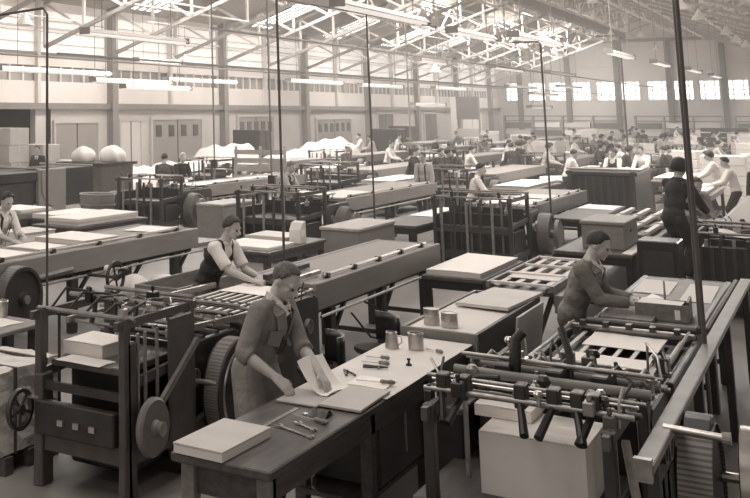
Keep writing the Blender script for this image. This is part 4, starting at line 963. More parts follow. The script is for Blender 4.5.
for x in (-.25, .4): MB().box(x - .03, x + .03, 6.0, 6.06, 0, .72).build('leg', IRON, t)
stack('paper_stack', -8.85, -8.15, 10.15, 10.75, 1.012, 1.03, 'white sheets nearest the man in braces on the long table', 'paper', mat=PAPER, skew=.01)
stack('paper_stack', -8.8, -8.25, 11.0, 11.6, 1.012, 1.03, 'white sheets in the middle of the long table by the tall pole', 'paper', mat=PAPER, skew=.01)
stack('paper_stack', -8.9, -8.1, 11.75, 12.6, 1.012, 1.075, 'larger white stack just past the tall pole on the long table', 'paper', mat=PAPER, skew=.01)
sheet(-8.7, -8.05, 13.6, 14.35, 1.016, 'loose white sheet at the far end of the long table', PAPER, .15, .05)
person('man with dark braces over a white shirt at the long table', (-9.36, 11.5, 0), -100, lean=22, hl=(-.1, .45, 1.08), hr=(.15, .5, 1.06), yaw=-5, pitch=24, vox=.0115, skin=SKIN, hair=HAIRD, top=SHIRTW, sleeve='rolled', extras=('braces',), handd=((.6, .4, -.1), (-.4, .5, -.1)))
# bench with paper at the left edge, bale below, pot
t = T('side_bench', (-6.75, 7.0, 0), 'low wooden bench with loose papers beside the dark feeder frame', 'bench')
MB().box(-.6, .6, -.2, 1.3, .76, .8).build('bench_top', WOOD, t, bev=.008)
for x in (-.52, .52):
    for y in (-.1, 1.2): MB().box(x - .04, x + .04, y - .04, y + .04, 0, .76).build('leg', WOODD, t)
MB().box(-.5, .5, 0, 1.1, .3, .33).build('lower_shelf', WOODD, t)
sheet(-6.95, -6.3, 7.35, 7.75, .802, 'large printed sheet at the front of the low side bench', PAPERG, .05)
sheet(-6.7, -6.3, 7.85, 8.15, .802, 'smaller pale sheet at the back of the low side bench', PAPER2, -.1)
mug(-6.62, 8.2, 'tapered grey pot standing on the low side bench', False, .16, .07, .85, .8)
t = T('paper_bale', (-5.66, 7.0, 0), 'pale wrapped paper bale on the floor beside the dark feeder', 'bale')
bm = bmesh.new(); bmesh.ops.create_cube(bm, size=1.0); bmesh.ops.subdivide_edges(bm, edges=bm.edges, cuts=7, use_grid_fill=True)
for v in bm.verts: v.co = Vector((v.co.x * .62, v.co.y * .8, (v.co.z + .5) * .62 + .14)) + Vector((random.uniform(-.012, .012), random.uniform(-.012, .012), random.uniform(-.012, .012)))
me = bpy.data.meshes.new('wrapping'); bm.to_mesh(me); bm.free(); me.materials.append(M('bale_wrap', 196, .8, 0, .16, 4, .3, 9)); o = bpy.data.objects.new('wrapping', me); COL.objects.link(o); o.parent = t
for y in (-.3, 0, .3): MB().box(-.34, .34, y - .05, y + .05, 0, .13).build('skid', WOODD, t)
for y in (-.2, .2): MB().box(-.325, .325, y - .012, y + .012, .135, .775).build('strap', WOODD, t)

def sack(x, y, z, sx, sy, sz, label, mat=None, name='cloth_bundle', cat='bundle'):
    bm = bmesh.new(); ico(bm, (0, 0, 0), (sx, sy, sz), 4)
    rr = random.random() * 9
    for v in bm.verts:
        v.co *= 1 + .09 * math.sin(v.co.x * 9 / sx * .5 + rr) * math.cos(v.co.y * 8 / sy * .5) + .05 * math.sin(5 * v.co.x / sx + 3 * v.co.z / sz + rr) * math.cos(4 * v.co.y / sy)
        v.co.z = max(v.co.z, -sz * .5) + sz * .5
    me = bpy.data.meshes.new(name); bm.to_mesh(me); bm.free(); me.materials.append(mat or CLOTHW)
    for p in me.polygons: p.use_smooth = True
    o = bpy.data.objects.new(name, me); COL.objects.link(o); o.location = (x, y, z); return tag(o, label, cat)
t = T('low_trolley', (-7.5, 12.3, 0), 'low dark trolley carrying white bundles between the long tables', 'trolley')
MB().box(-.35, .35, -.5, .5, .26, .32).build('deck', WOODD, t)
for x in (-.28, .28):
    for y in (-.4, .4): MB().lathe([(0, -.03), (.1, -.03), (.1, .03), (0, .03)], (x, y, .1), (1, 0, 0), 14).build('wheel', BLACK, t); MB().box(x - .02, x + .02, y - .03, y + .03, .1, .27).build('fork', IRON, t)
sack(-7.6, 12.15, .32, .22, .28, .22, 'rumpled white bundle on the low trolley, nearer of two')
sack(-7.4, 12.6, .32, .2, .24, .2, 'rumpled white bundle on the low trolley, farther of two')
t = T('wooden_trough', (-6.75, 12.2, 0), 'open wooden trough behind the man in the waistcoat', 'trough', rz=0)
MB().box(-.3, .3, -.9, .9, .3, .33).build('trough_floor', WOODD, t)
for x in (-.3, .27): MB().box(x, x + .03, -.9, .9, .33, .68).build('side_panel', WOOD, t, bev=.005)
for y in (-.9, .87): MB().box(-.27, .27, y, y + .03, .33, .68).build('end_panel', WOOD, t)
for x in (-.25, .25):
    for y in (-.8, .8): MB().box(x - .03, x + .03, y - .03, y + .03, 0, .3).build('leg', WOODD, t)

# table of white sheets behind the long table of row B
def table(x0, x1, y0, y1, h, label, top=None, leg=None, nl=2, shelf=True, group=None, name='table', cat='table'):
    t = T(name, ((x0 + x1) / 2, (y0 + y1) / 2, 0), label, cat, group); hx, hy = (x1 - x0) / 2, (y1 - y0) / 2
    MB().box(-hx, hx, -hy, hy, h - .05, h).build('table_top', top or WOOD, t, bev=.008)
    for x in (-hx + .06, hx - .06):
        for k in range(nl):
            y = -hy + .08 + (2 * hy - .16) * k / max(1, nl - 1)
            MB().box(x - .035, x + .035, y - .035, y + .035, 0, h - .05).build('leg', leg or WOODD, t)
    MB().box(-hx + .03, hx - .03, -hy + .03, -hy + .06, h - .15, h - .05).build('apron', leg or WOODD, t); MB().box(hx - .06, hx - .03, -hy + .06, hy - .03, h - .15, h - .05).build('apron', leg or WOODD, t)
    if shelf: MB().box(-hx + .08, hx - .08, -hy + .1, hy - .1, .22, .25).build('lower_shelf', leg or WOODD, t)
    return t
table(-7.5, -6.5, 13.9, 16.0, .82, 'dark table of white sheets behind the man in the waistcoat', WOODD)
stack('paper_stack', -7.4, -6.6, 14.1, 15.0, .82, .86, 'wide white sheets on the dark table behind the waistcoat man', mat=PAPER, skew=.03)
stack('paper_stack', -7.4, -6.75, 15.1, 15.8, .82, .9, 'cream stack at the back of the dark table behind the waistcoat man', mat=PAPER2, skew=.03)
t = T('card_jar', (-6.62, 15.2, .82), 'white upright card holder on the dark table beside the pole', 'holder'); MB().poly([(-.12, 0), (.12, 0), (.1, .32), (-.02, .3), (-.1, .2)], 'x', -.09, .09).build('holder_body', PAPER2, t, bev=.01); MB().box(-.095, .095, -.08, .06, .1, .2).build('front_flap', PAPER, t)

# wooden chests
def chest(x0, x1, y0, y1, z0, z1, label, mat=None, lidm=None, cat='chest'):
    t = T('wooden_chest', ((x0 + x1) / 2, (y0 + y1) / 2, z0), label, cat); hx, hy, h = (x1 - x0) / 2, (y1 - y0) / 2, z1 - z0
    MB().box(-hx, hx, -hy, hy, .0, h - .05).build('chest_body', mat or BOARDG, t, bev=.008)
    MB().box(-hx - .02, hx + .02, -hy - .02, hy + .02, h - .05, h).build('lid', lidm or WOODL, t, bev=.01)
    MB().box(hx, hx + .012, -.06, .06, h * .55, h * .62).build('handle', IRON, t)
    return t
chest(-6.75, -6.15, 16.4, 18.1, .0, .95, 'grey wooden chest standing beside the big pulley wheels')
chest(-11.2, -10.6, 20.5, 22.1, .0, .82, 'grey wooden chest in front of the leaning slatted pallet row')
table(-6.75, -5.95, 18.6, 22.6, .82, 'long dark tray table past the grey chest', WOODD, BLACK, 3)
sheet(-6.65, -6.0, 20.4, 22.5, .825, 'large white sheet on the far end of the long tray table', PAPER)
table(-4.22, -3.5, 13.3, 15.3, .8, 'low table stacked with white sheets beside the end of the long table', WOODD, BLACK)
stack('paper_stack', -4.18, -3.55, 13.4, 15.2, .8, .86, 'wide white sheets on the low table beside the long delivery table', mat=PAPER, skew=.03)

# grid frame on trestles behind the man in overalls, chest, strip table
t = T('register_table', (-2.9, 12.4, 0), 'slatted register table of pale strips just behind the overall man', 'register table')
MB().box(-.34, .34, 0, 2.6, .82, .86).build('bed', IRON, t)
for x in (-.34, .3): MB().box(x, x + .04, 0, 2.6, .86, .93).build('side_bar', IRON3, t, bev=.005)
for k in range(4): MB().box(-.3, .3, .05 + .8 * k, .12 + .8 * k, .9, .93).build('cross_bar', PAPER2, t)
for k in range(4): MB().box(-.26 + .155 * k, -.20 + .155 * k, .02, 2.55, .895, .905).build('tape', PAPER2, t)
for y in (.15, 2.4):
    MB().beam((-.3, y, .82), (.0, y, .0), .05).build('trestle_leg', IRON, t); MB().beam((.3, y, .82), (.0, y, .0), .05).build('trestle_leg', IRON, t)
MB().box(.34, .42, .0, .9, .66, .84).build('side_plate', IRON3, t)
sheet(-3.15, -2.62, 12.95, 13.5, .91, 'pale printed sheet on the near half of the slatted register table', PAPER2)
vl = table(-3.25, -2.3, 15.9, 23.0, .9, 'very long dark table carrying the chest and slatted frames', WOODD, BLACK, 4)
MB().box(.4, .43, -3.4, 3.4, .08, .85).build('side_panel', BLACK, vl)  # black sheet standing in for the shadow under the table
chest(-2.98, -2.46, 16.4, 17.6, .9, 1.27, 'grey wooden chest on the near end of the very long dark table', BOARDG, BOARDG)
sheet(-2.44, -2.32, 15.95, 17.9, .903, 'narrow strip of white paper beside the chest on the long dark table', PAPER)
for k, lb in enumerate(('nearest of three pale slatted frames on the very long table', 'middle one of three pale slatted frames on the very long table', 'last of three pale slatted frames on the very long table')):
    t = T('slatted_tray', (-2.8, 18.1 + 1.55 * k, .9), lb, 'tray'); b = MB()
    for x in (-.4, -.14, .12, .38): MB().box(x - .035, x + .035, 0, 1.35, .05, .1).build('slat', PAPER2, t)
    for y in (.0, 1.3): MB().box(-.43, .42, y, y + .06, .0, .05).build('cross_bar', WOOD, t)
    MB().box(-.38, .38, .1, 1.25, 0, .012).build('tray', WOODD, t)
table(-4.5, -3.75, 21.8, 25.4, .8, 'dark tray table with a white far edge beside the long sloping machine', WOODD, BLACK, 2)
sheet(-4.45, -3.8, 24.2, 25.3, .803, 'white sheet at the far end of the dark tray table', PAPER)

# ------------------------------------------------------------------ mid-distance machines
def mid_machine(x0, x1, y0, ylen, label, fl=1.5, body=1.6, fh=1.3, lod=0, wheel=True, mat=None, tm=None, wo=.65):
    """feeder, roller body with belt wheel, long delivery table"""
    t = T('folding_machine', ((x0 + x1) / 2, y0, 0), label, 'machine', 'folding machines'); hx = (x1 - x0) / 2
    feeder(t, -hx, hx, .05, fl, fh, plate=.8, mat=mat or IRON, pr=False)
    MB().box(-hx + .03, hx - .03, fl * .3, fl - .1, .12, .7).build('gear_case', BLACK, t, bev=.01)
    for k in range(5): MB().box(-hx + .1 + (2 * hx - .2) * k / 5, -hx + .14 + (2 * hx - .2) * k / 5, .02, .06, .15, fh - .1).build('guide_rod', (TSTEEL, IRON)[k % 2], t)
    roller_body(t, -hx, hx, fl, fl + body, .98, mat or IRON, nrol=5)
    for k in range(4): MB().box(-hx + .1 + k * .22, -hx + .2 + k * .22, fl + .1 + .1 * (k % 3), fl + .25 + .1 * (k % 3), .98, 1.08 + .05 * (k % 2)).build('fitting', (IRON3, PAPER2, TSTEEL, IRON2)[k], t)
    if wheel:
        belt_wheel(t, (hx + .16, fl + wo, .56), .36, .2, IRON3)
        MB().lathe([(0, -.02), (.2, -.02), (.24, -.04), (.26, -.03), (.26, .03), (0, .03)], (hx + .36, fl + wo, .56), (1, 0, 0), 24).build('disc_wheel', IRON3, t, smooth=True)
    if lod < 1: fittings(t, -hx + .1, hx - .05, fl * .4, fl + body - .1, 1.0, 12, int(ylen * 10)); fittings(t, -hx, hx, .0, .2, fh, 5, 3); MB().box(-hx - .02, -hx + .02, .1, fl - .1, .1, fh * .75).build('side_cover', BLACK, t, bev=.01); MB().box(-hx + .05, hx - .05, fl - .1, fl - .05, .1, fh * .8).build('back_plate', BLACK, t)
    delivery_table(t, -hx + .05, hx - .05, fl + body, ylen, 1.03, .27, tm, nleg=3, rail=lod < 1, braces=lod < 1)
    return t
mC2 = mid_machine(-9.25, -8.05, 18.5, 8.6, 'folding machine with big pulley wheels beyond the white sheet table', 1.3, 1.2)
mD1 = mid_machine(-13.2, -12.1, 20.5, 8.0, 'folding machine with a pale round wheel behind the long table with the pole', .95, 1.4, wo=.3)
mB2 = mid_machine(-5.85, -4.6, 19.3, 7.2, 'tall dark machine in front of the man in the black apron', 1.3, .8, 1.3, tm=IRON2)
MB().box(-.58, .58, .25, .3, .1, 1.0).build('inner_plate', BLACK, mB2)
for k in range(7): MB().tube((-.55 + .17 * k, .12, .1), (-.55 + .17 * k, .12, 1.25), .018, 6).build('guide_rod', (TSTEEL, IRON2, IRON)[k % 3], mB2)
mA2 = mid_machine(-1.72, -.72, 17.3, 9.5, 'dark machine with bright cross rods at the picture edge', 1.5, 1.2, 1.12)
proto = mid_machine(-8.9, -7.8, 28.6, 9.4, 'machine in the row beyond the man at the end of the long grey table', lod=1)
stack('paper_stack', -8.9, -8.2, 19.9, 20.8, 1.12, 1.16, 'white sheets over the body of the machine with pulley wheels', mat=PAPER, skew=.04)
sheet(-9.0, -8.2, 21.1, 23.2, 1.03, 'long white sheet on the table beyond the pulley wheels', PAPER2)
sheet(-12.9, -12.3, 22.5, 24.8, 1.03, 'white paper spread near the white haired man', PAPER)
sheet(-12.8, -12.2, 25, 27.0, 1.03, 'white paper at the far end of the table under the slatted pallet', PAPER2)
sheet(-5.6, -4.8, 21.6, 23.0, 1.03, 'white sheet in front of the man in the black apron', PAPER)
sheet(-5.5, -4.7, 23.3, 24.4, 1.03, 'white sheet farther along from the man in the black apron', PAPER2)
o = MB().grid(lambda u, v: (-1.55 + .55 * u, 17.5 + .5 * v, 1.06 + .1 * abs(u - .5) + .03 * math.sin(6 * u)), 10, 6, .006).build('white_cloth', CLOTHW, None, smooth=True); tag(o, 'white cloth draped over the machine with bright cross rods', 'cloth')
MB().box(-1.9, -1.0, 17.3, 18.7, .8, .82)
MB().box(-.5, .5, .0, .04, .12, .92).build('front_panel', BLACK, mA2)
for k in range(8): MB().box(-.47 + .13 * k, -.43 + .13 * k, -.03, 0, .15, .9).build('front_rib', IRON, mA2)
t = T('shade_block', (-2.06, 16.0, 0), 'added dark shade block between the slatted trays and the bright rodded machine', 'cabinet')  # added mass standing in for the dark shadows at this spot
MB().box(-.16, .3, -.3, .3, .04, 1.12).build('cabinet_body', BLACK, t, bev=.015); MB().box(-.1, .24, -.315, -.3, .15, 1.0).build('cabinet_door', IRON, t); MB().box(.16, .19, -.335, -.315, .5, .65).build('handle', TSTEEL, t); MB().box(-.14, .28, -.28, .28, 0, .04).build('plinth', IRON, t)
# the dark block machine beyond
t = T('dark_press', (-4.85, 29.6, 0), 'dark boxy press with a ribbed front in the middle distance', 'press')
MB().box(-.75, .75, 0, 2.6, .05, 1.2).build('press_body', BLACK, t, bev=.02)
for k in range(9): MB().box(-.7 + .165 * k, -.65 + .165 * k, -.04, 0, .1, 1.15).build('front_rib', IRON, t)
MB().box(-.8, .8, -.06, 2.65, 1.2, 1.28).build('top_plate', IRON, t, bev=.01)
for x in (-.7, .7): MB().box(x - .05, x + .05, -.1, 0, 0, 1.3).build('post', IRON, t)
rods(t, 'cross_rod', TSTEEL, [((-.8, .1, 1.34), (.8, .1, 1.34)), ((-.8, .5, 1.32), (.8, .5, 1.32))], .03)
sheet(-4.75, -4.2, 30.6, 32.0, 1.285, 'white sheet on top of the dark boxy press', PAPER)

# ------------------------------------------------------------------ clutter of the near-side rows
t = T('guillotine', (-17.6, 20.3, 0), 'big dark guillotine with a grey round-cornered panel near the loading opening', 'guillotine')
MB().box(-.7, .9, 0, 1.7, 0, 1.0).build('machine_body', IRON, t, bev=.03)
MB().box(-.8, 1.0, -.3, 2.0, 1.0, 1.25).build('table_top', BLACK, t, bev=.02)
MB().box(.95, 1.05, 1.7, 2.9, .1, 1.3).build('side_panel', M('panel_grey', 136, .5, 0, .1, 2), t, bev=.02)
MB().path([(1.06, 1.8, 1.25)] + [(1.06, 2.3 - .5 * math.cos(a), .95 - .6 * math.sin(a)) for a in [k * PI / 2 / 8 for k in range(9)]], .02, 6).build('arc_rib', IRON3, t)
MB().box(-.3, .9, 2.9, 4.4, .3, 1.28).build('far_cabinet', BLACK, t, bev=.02)
for y in (-.2, 1.85, 4.2): MB().tube((-.8, y, 1.3), (1.0, y, 1.3), .03, 8).build('cross_rod', TSTEEL, t)
def tub(x, y, z, label):
    t = T('round_tub', (x, y, z), label, 'tub')
    MB().lathe([(0, 0), (.34, 0), (.4, .1), (.43, .55), (.45, .57), (.43, .59), (.4, .57), (.37, .1), (0, .04)], (0, 0, 0), n=28).build('tub_body', BOARDG, t, smooth=True)
    MB().lathe([(.43, .3), (.445, .31), (.445, .34), (.43, .35)], (0, 0, 0), n=28).build('hoop', IRON3, t)
tub(-14.55, 21.7, .22, 'grey round tub on the low stand, nearer of the pair'); tub(-14.25, 22.55, .22, 'grey round tub on the low stand, farther of the pair')
t = T('low_stand', (-14.4, 22.1, 0), 'low stand holding the pair of grey tubs', 'stand'); MB().box(-.55, .6, -.95, 1.0, .16, .22).build('deck', WOODD, t)
for x in (-.45, .5):
    for y in (-.85, .9): MB().box(x - .04, x + .04, y - .04, y + .04, 0, .16).build('foot', WOODD, t)
t = T('paper_crate', (-13.2, 16.6, 0), 'dark wooden crate topped with white sheets behind the man in braces', 'crate')
MB().box(-.5, .5, -.35, .9, .1, .8).build('crate_body', WOODD, t, bev=.01); MB().box(-.52, .52, -.37, .92, .72, .82).build('top_band', WOOD, t); MB().box(-.4, .4, -.3, .8, 0, .1).build('skid', BLACK, t)
stack('paper_stack', -13.6, -12.8, 16.4, 17.4, .825, .88, 'white sheets lying on the dark wooden crate', mat=PAPER, skew=.05)
table(-12.65, -12.0, 16.5, 18.1, .74, 'low table of white sheets right of the dark crate', WOODD); stack('paper_stack', -12.6, -12.05, 16.6, 18.0, .74, .82, 'white sheets on the low table right of the dark crate', mat=PAPER, skew=.05)
table(-11.9, -10.9, 15.6, 18.0, .74, 'table with folded stacks in front of the grey tubs', WOODD); stack('paper_stack', -11.75, -11.0, 15.8, 17.8, .74, .86, 'long white stack on the table in front of the grey tubs', mat=PAPER, skew=.03)
stack('paper_stack', -11.8, -11.2, 14.5, 15.4, .0, .72, 'cream bundle on the floor end of the table by the tubs', mat=PAPER2, skew=.03)
# pallet leaning on the row D table
t = T('slatted_pallet', (-13.6, 28.7, .75), 'pale slatted pallet leaning upright behind the long table', 'pallet', rz=.35)
for k in range(4): MB().beam((-.75, .12 * k * .6, .12 + .24 * k), (.75, .12 * k * .6, .12 + .24 * k), .03, .14).build('slat', WOODL, t)
for x in (-.7, 0, .7): MB().beam((x, .05, 0), (x, .32, 1.0), .08, .05).build('bearer', WOODL, t)
t = T('trestle', (-13.7, 28.9, 0), 'dark trestle under the leaning slatted pallet', 'trestle'); MB().box(-.7, .7, -.35, .5, .68, .75).build('top_bar', WOODD, t)
for x in (-.6, .6):
    for y in (-.25, .4): MB().box(x - .04, x + .04, y - .04, y + .04, 0, .68).build('leg', WOODD, t)
# cartons by the loading opening
random.seed(5)
def carton(x, y, z, s, label, h=.55):
    t = T('carton', (x, y, z), label, 'carton', None, rz=random.uniform(-.05, .05))
    MB().box(-s / 2, s / 2, -s / 2, s / 2, 0, h).build('carton_body', M('carton_card', 176, .8, 0, .08, 3), t, bev=.01); MB().box(-s / 2 - .004, s / 2 + .004, -.04, .04, h - .2, h + .004).build('tape', PAPERG, t)
q = 0
nm = ['in the column nearest the picture edge', 'in the second column from the picture edge', 'in the third column by the loading opening', 'in the last column beside the sliding door']
for c, (x, y, n) in enumerate([(-22.6, 26.5, 4), (-22.2, 27.8, 4), (-21.8, 29.0, 3), (-21.6, 30.2, 2)]):
    for k in range(n): carton(x, y, k * .56, 1.0, 'pale carton, %s from the floor, %s' % (ORD[k], nm[c]))
# tarpaulin covered heaps along the side wall
def tarp(x, y, sx, sy, h, label, mat=None):
    sd = random.random() * 10
    def fn(u, v):
        a, b = 2 * u - 1, 2 * v - 1
        e = max(0, 1 - abs(a) ** 3.2) ** .5 * max(0, 1 - abs(b) ** 3.2) ** .5
        return (x + sx * a, y + sy * b, max(.0, h * e * (.86 + .08 * math.sin(3 * a + sd) * math.cos(2.4 * b + sd) + .035 * math.sin(11 * a + 5 * b + sd) + .025 * math.sin(17 * b - 6 * a + sd)) + .03 * math.sin(9 * a * b + sd)))
    o = MB().grid(fn, 24, 24).build('tarpaulin_heap', mat or CLOTHW, None, smooth=True); return tag(o, label, 'covered heap')
for a in [(-20.3, 32.5, 1.0, 1.3, .95, 'white covered heap right of the machine with tarpaulin humps, first along the wall'), (-20.6, 36.5, 1.1, 1.5, 1.0, 'white covered heap in front of the grey folding doors'),
          (-20.8, 40.8, 1.3, 1.6, 1.6, 'tall white covered heap at the second wall column'), (-19.6, 44.6, 1.3, 1.5, 1.2, 'white covered heap beside the second pole'),
          (-18.2, 38.6, 1.0, 1.6, 1.1, 'low grey covered heap behind the slatted pallet'), (-19.4, 48.3, 1.4, 1.5, 1.7, 'white covered heap farthest along the side wall'), (-18.6, 42.4, 1.1, 1.5, 1.25, 'pale round covered heap near the second pole')]:
    q = place(a[0], a[1], a[2], a[3], 4)
    if q: tarp(q[0], q[1], *a[2:])
t = T('covered_machine', (-19.2, 28.6, 0), 'low dark machine with two white bundles on top before the sliding door', 'machine'); MB().box(-.8, .8, -.9, .9, .1, 1.1).build('machine_body', IRON2, t, bev=.02); MB().box(-.9, .9, -1, 1, 1.1, 1.18).build('top_plate', BLACK, t)
for x in (-.7, .7): MB().box(x - .1, x + .1, -.8, .8, 0, .1).build('foot', BLACK, t)
sack(-19.5, 28.3, 1.18, .35, .4, .32, 'white bundle on the low dark machine, left of two'); sack(-18.8, 28.9, 1.18, .4, .4, .34, 'white bundle on the low dark machine, right of two')
for i, (x, y, lb) in enumerate([(-22.6, 46.9, 'tall dark cabinet standing among the covered heaps'), (-18.6, 54.4, 'wide dark cabinet past the covered heaps'), (-21.6, 66, 'dark square cupboard in front of the far side wall doors')]):
    x, y = place(x, y, .75, .65, 5); t = T('cabinet', (x, y, 0), lb, 'cabinet'); MB().box(-.7, .7, -.6, .6, 0, 1.9).build('cabinet_body', BLACK, t, bev=.02); MB().box(.7, .72, -.55, -.02, .1, 1.8).build('cabinet_door', IRON, t); MB().box(.7, .72, .02, .55, .1, 1.8).build('cabinet_door', IRON, t)

# ------------------------------------------------------------------ conduits
conduit([(-7.9, 9.5, 3.85), (-7.25, 9.71, 3.93), (-7.19, 9.71, 3.86), (-7.19, 9.71, 0.02)], .015, 'tall elbowed conduit standing before the long table with the man in braces', None)
conduit([(-5.36, 11.9, 6.5), (-5.36, 11.9, 0.02)], .016, 'straight dark conduit rising behind the head of the dust coat man', None)
conduit([(-7.62, 21.28, 7.5), (-7.62, 21.28, 0.02)], .02, 'thin conduit dropping beside the table beyond the pulley wheels', None)
conduit([(-5.0, 22.0, 4.1), (-4.58, 22.21, 4.1), (-4.54, 22.21, 4.05), (-4.54, 22.21, 0.02)], .019, 'elbowed conduit beside the long sloping machine of the apron man', None)
conduit([(-6.8, 42.3, 5.45), (-6.1, 42.4, 5.45), (-6.04, 42.4, 5.35), (-6.04, 42.4, 0.02)], .03, 'elbowed conduit against the end wall windows', 1.1)
conduit([(-.95, 9.6, 7.5), (-.95, 9.6, 0.02)], .016, 'thick dark pole near the rail of the corner machine', None)
conduit([(-1.02, 10.1, 7.5), (-1.02, 10.1, 1.02)], .014, 'thin wire beside the thick dark pole', None)
conduit([(-9.5, 20.6, 6.9), (-9.5, 20.6, 0.02)], .02, 'pale thin conduit rising beside the man in the white smock', 1.2, TRUSSD)
conduit([(-13.9, 26.5, 6.9), (-13.9, 26.5, 0.02)], .025, 'pale thin conduit left of the slatted pallet', 1.2, TRUSSD)
conduit([(-12.4, 38.6, 6.5), (-12.4, 38.6, 0.02)], .03, 'grey conduit in the middle of the hall before the dark doorway', 1.2, TRUSSD)

occ(-6.6, -5.7, 36, 37.2); occ(-6.7, -5.9, 33, 33.8); occ(-9, -8.2, 27.3, 28.1); occ(-13.2, -12.4, 33.2, 34); occ(-5.7, -4.9, 34.2, 35)
# ------------------------------------------------------------------ people of the middle distance
HD = ((.5, .5, -.1), (-.5, .5, -.1))
person('man in white shirt and black apron behind the tall dark machine', (-6.2, 23.25, 0), -75, lean=16, hl=(-.05, .42, 1.1), hr=(.18, .45, 1.06), yaw=-8, pitch=18, vox=.014, hair=HAIRD, top=SHIRTW, sleeve='rolled', extras=('apron',), handd=HD)
person('man in a white smock bending behind the pulley wheel machine', (-9.75, 21.8, 0), -95, lean=18, hl=(-.05, .45, 1.08), hr=(.12, .45, 1.08), yaw=-5, pitch=20, vox=.015, hair=HAIRG, top=SHIRTM, sleeve='long', extras=('apron',), handd=HD)
person('white haired man in dark clothes behind the pale round wheel', (-13.85, 24.5, 0), -120, lean=18, hl=(-.08, .42, 1.08), hr=(.12, .42, 1.08), yaw=0, pitch=10, vox=.015, hair=HAIRW, skin=SKIN2, top=CLOTHD, topname='jacket', handd=HD)
person('man in dark jacket turned away beside the white haired man', (-13.75, 23.5, 0), 20, lean=14, hl=(-.1, .4, 1.08), hr=(.12, .4, 1.08), yaw=0, pitch=18, vox=.015, hair=M('brown_hair', 62), top=CLOTHM, topname='jacket', handd=HD)
t = T('foot_platform', (-1.98, 17.7, 0), 'low dark foot platform beside the machine with bright cross rods', 'platform'); MB().box(-.3, .28, -.35, .4, .3, .36).build('deck', WOODD, t)
for x in (-.26, .24):
    for y in (-.3, .35): MB().box(x - .03, x + .03, y - .03, y + .03, 0, .3).build('leg', WOODD, t)
person('worker with thick dark hair seen from behind on the platform', (-1.97, 17.75, .36), -35, lean=14, hl=(-.1, .4, 1.0), hr=(.15, .42, .95), yaw=10, pitch=14, vox=.013, hair=HAIRD, hairstyle='big', top=CLOTHD, topname='jacket', handd=HD)
person('man in grey shirt bending over behind the machine with bright rods', (-2.1, 21.0, 0), -150, lean=26, hl=(-.08, .45, 1.0), hr=(.1, .45, 1.0), yaw=0, pitch=18, vox=.014, hair=M('brown_hair', 62), top=SHIRTG, sleeve='long', handd=HD)
person('man in a dark shirt between the platform worker and the edge', (-1.5, 28.2, 0), 160, lean=6, yaw=0, pitch=8, vox=.016, hair=HAIRD, top=CLOTHD, handd=None)
person('worker in a white overall at the far stacks near the picture edge', (-2.75, 33.4, 0), 100, lean=12, hl=(-.1, .4, 1.0), hr=(.15, .42, 1.0), pitch=20, vox=.016, hair=HAIRD, hairstyle='big', top=SHIRTW, topname='overall', handd=HD)
person('man in light shirt at the left of the dark boxy press', (-6.3, 33.4, 0), -60, lean=20, hl=(-.1, .42, 1.05), hr=(.12, .42, 1.05), pitch=18, vox=.016, hair=HAIRD, top=SHIRTW, sleeve='rolled', handd=HD)
person('man at the end of the long grey table past the pulley wheels', (-8.6, 27.7, 0), 170, lean=4, pitch=10, vox=.016, hair=HAIRD, top=SHIRTM, extras=('braces',))
person('man wearing a white cap behind the machine on the pole side', (-12.95, 33.6, 0), -100, lean=16, hl=(-.08, .42, 1.08), hr=(.12, .42, 1.08), pitch=18, vox=.016, hair=HAIRD, top=CLOTHM, topname='jacket', extras=('cap',), handd=HD)
person('small man in dark suit and white collar by the cartons', (-19.6, 26.0, 0), 190, lean=4, pitch=4, vox=.016, hair=HAIRD, top=CLOTHD, topname='jacket', extras=('shirt_front', 'tie'))
person('man in dark waistcoat facing us behind the press sheet', (-5.3, 34.6, 0), 165, lean=14, hl=(-.1, .42, 1.1), hr=(.12, .42, 1.1), pitch=18, vox=.016, hair=HAIRD, top=SHIRTW, sleeve='rolled', extras=('vest',), handd=HD)
person('worker in black bending behind the dark boxy press', (-5.9, 36.6, 0), -60, lean=34, hl=(-.1, .5, 1.0), hr=(.12, .5, 1.0), pitch=25, vox=.016, hair=HAIRD, hairstyle='big', top=CLOTHD, topname='jacket', handd=HD)

# ------------------------------------------------------------------ ranks of machines, tables and people down the hall
rowname = {-2.6: 'the row under the slanting pole', -5.2: 'the row of the apron man', -8.4: 'the row of the pulley wheels', -12.0: 'the row of the slatted pallet', -15.9: 'the row beside the covered heaps', -19.6: 'the row against the side wall'}
used = {}
def rank(x, y):
    k = min(rowname, key=lambda r: abs(r - x)); used[k] = used.get(k, 0) + 1
    return ORD[used[k] - 1], rowname[k]
for x, y in FAR_MACHINES:
    a, b = rank(x, y)
    c = clone(proto, (x, y, 0), 'distant folding machine, %s far one back in %s' % (a, b))
occ(-7.2, -6.2, 28.2, 31.8)
pt = table(-7.2, -6.2, 28.2, 31.8, .85, 'pale table of sheets between the machine rows behind the apron man', WOOD, WOODD)
ps = stack('paper_stack', -7.1, -6.3, 28.4, 31.5, .85, .93, 'white sheets on the pale table behind the apron man', mat=PAPER, skew=.05)
used = {}
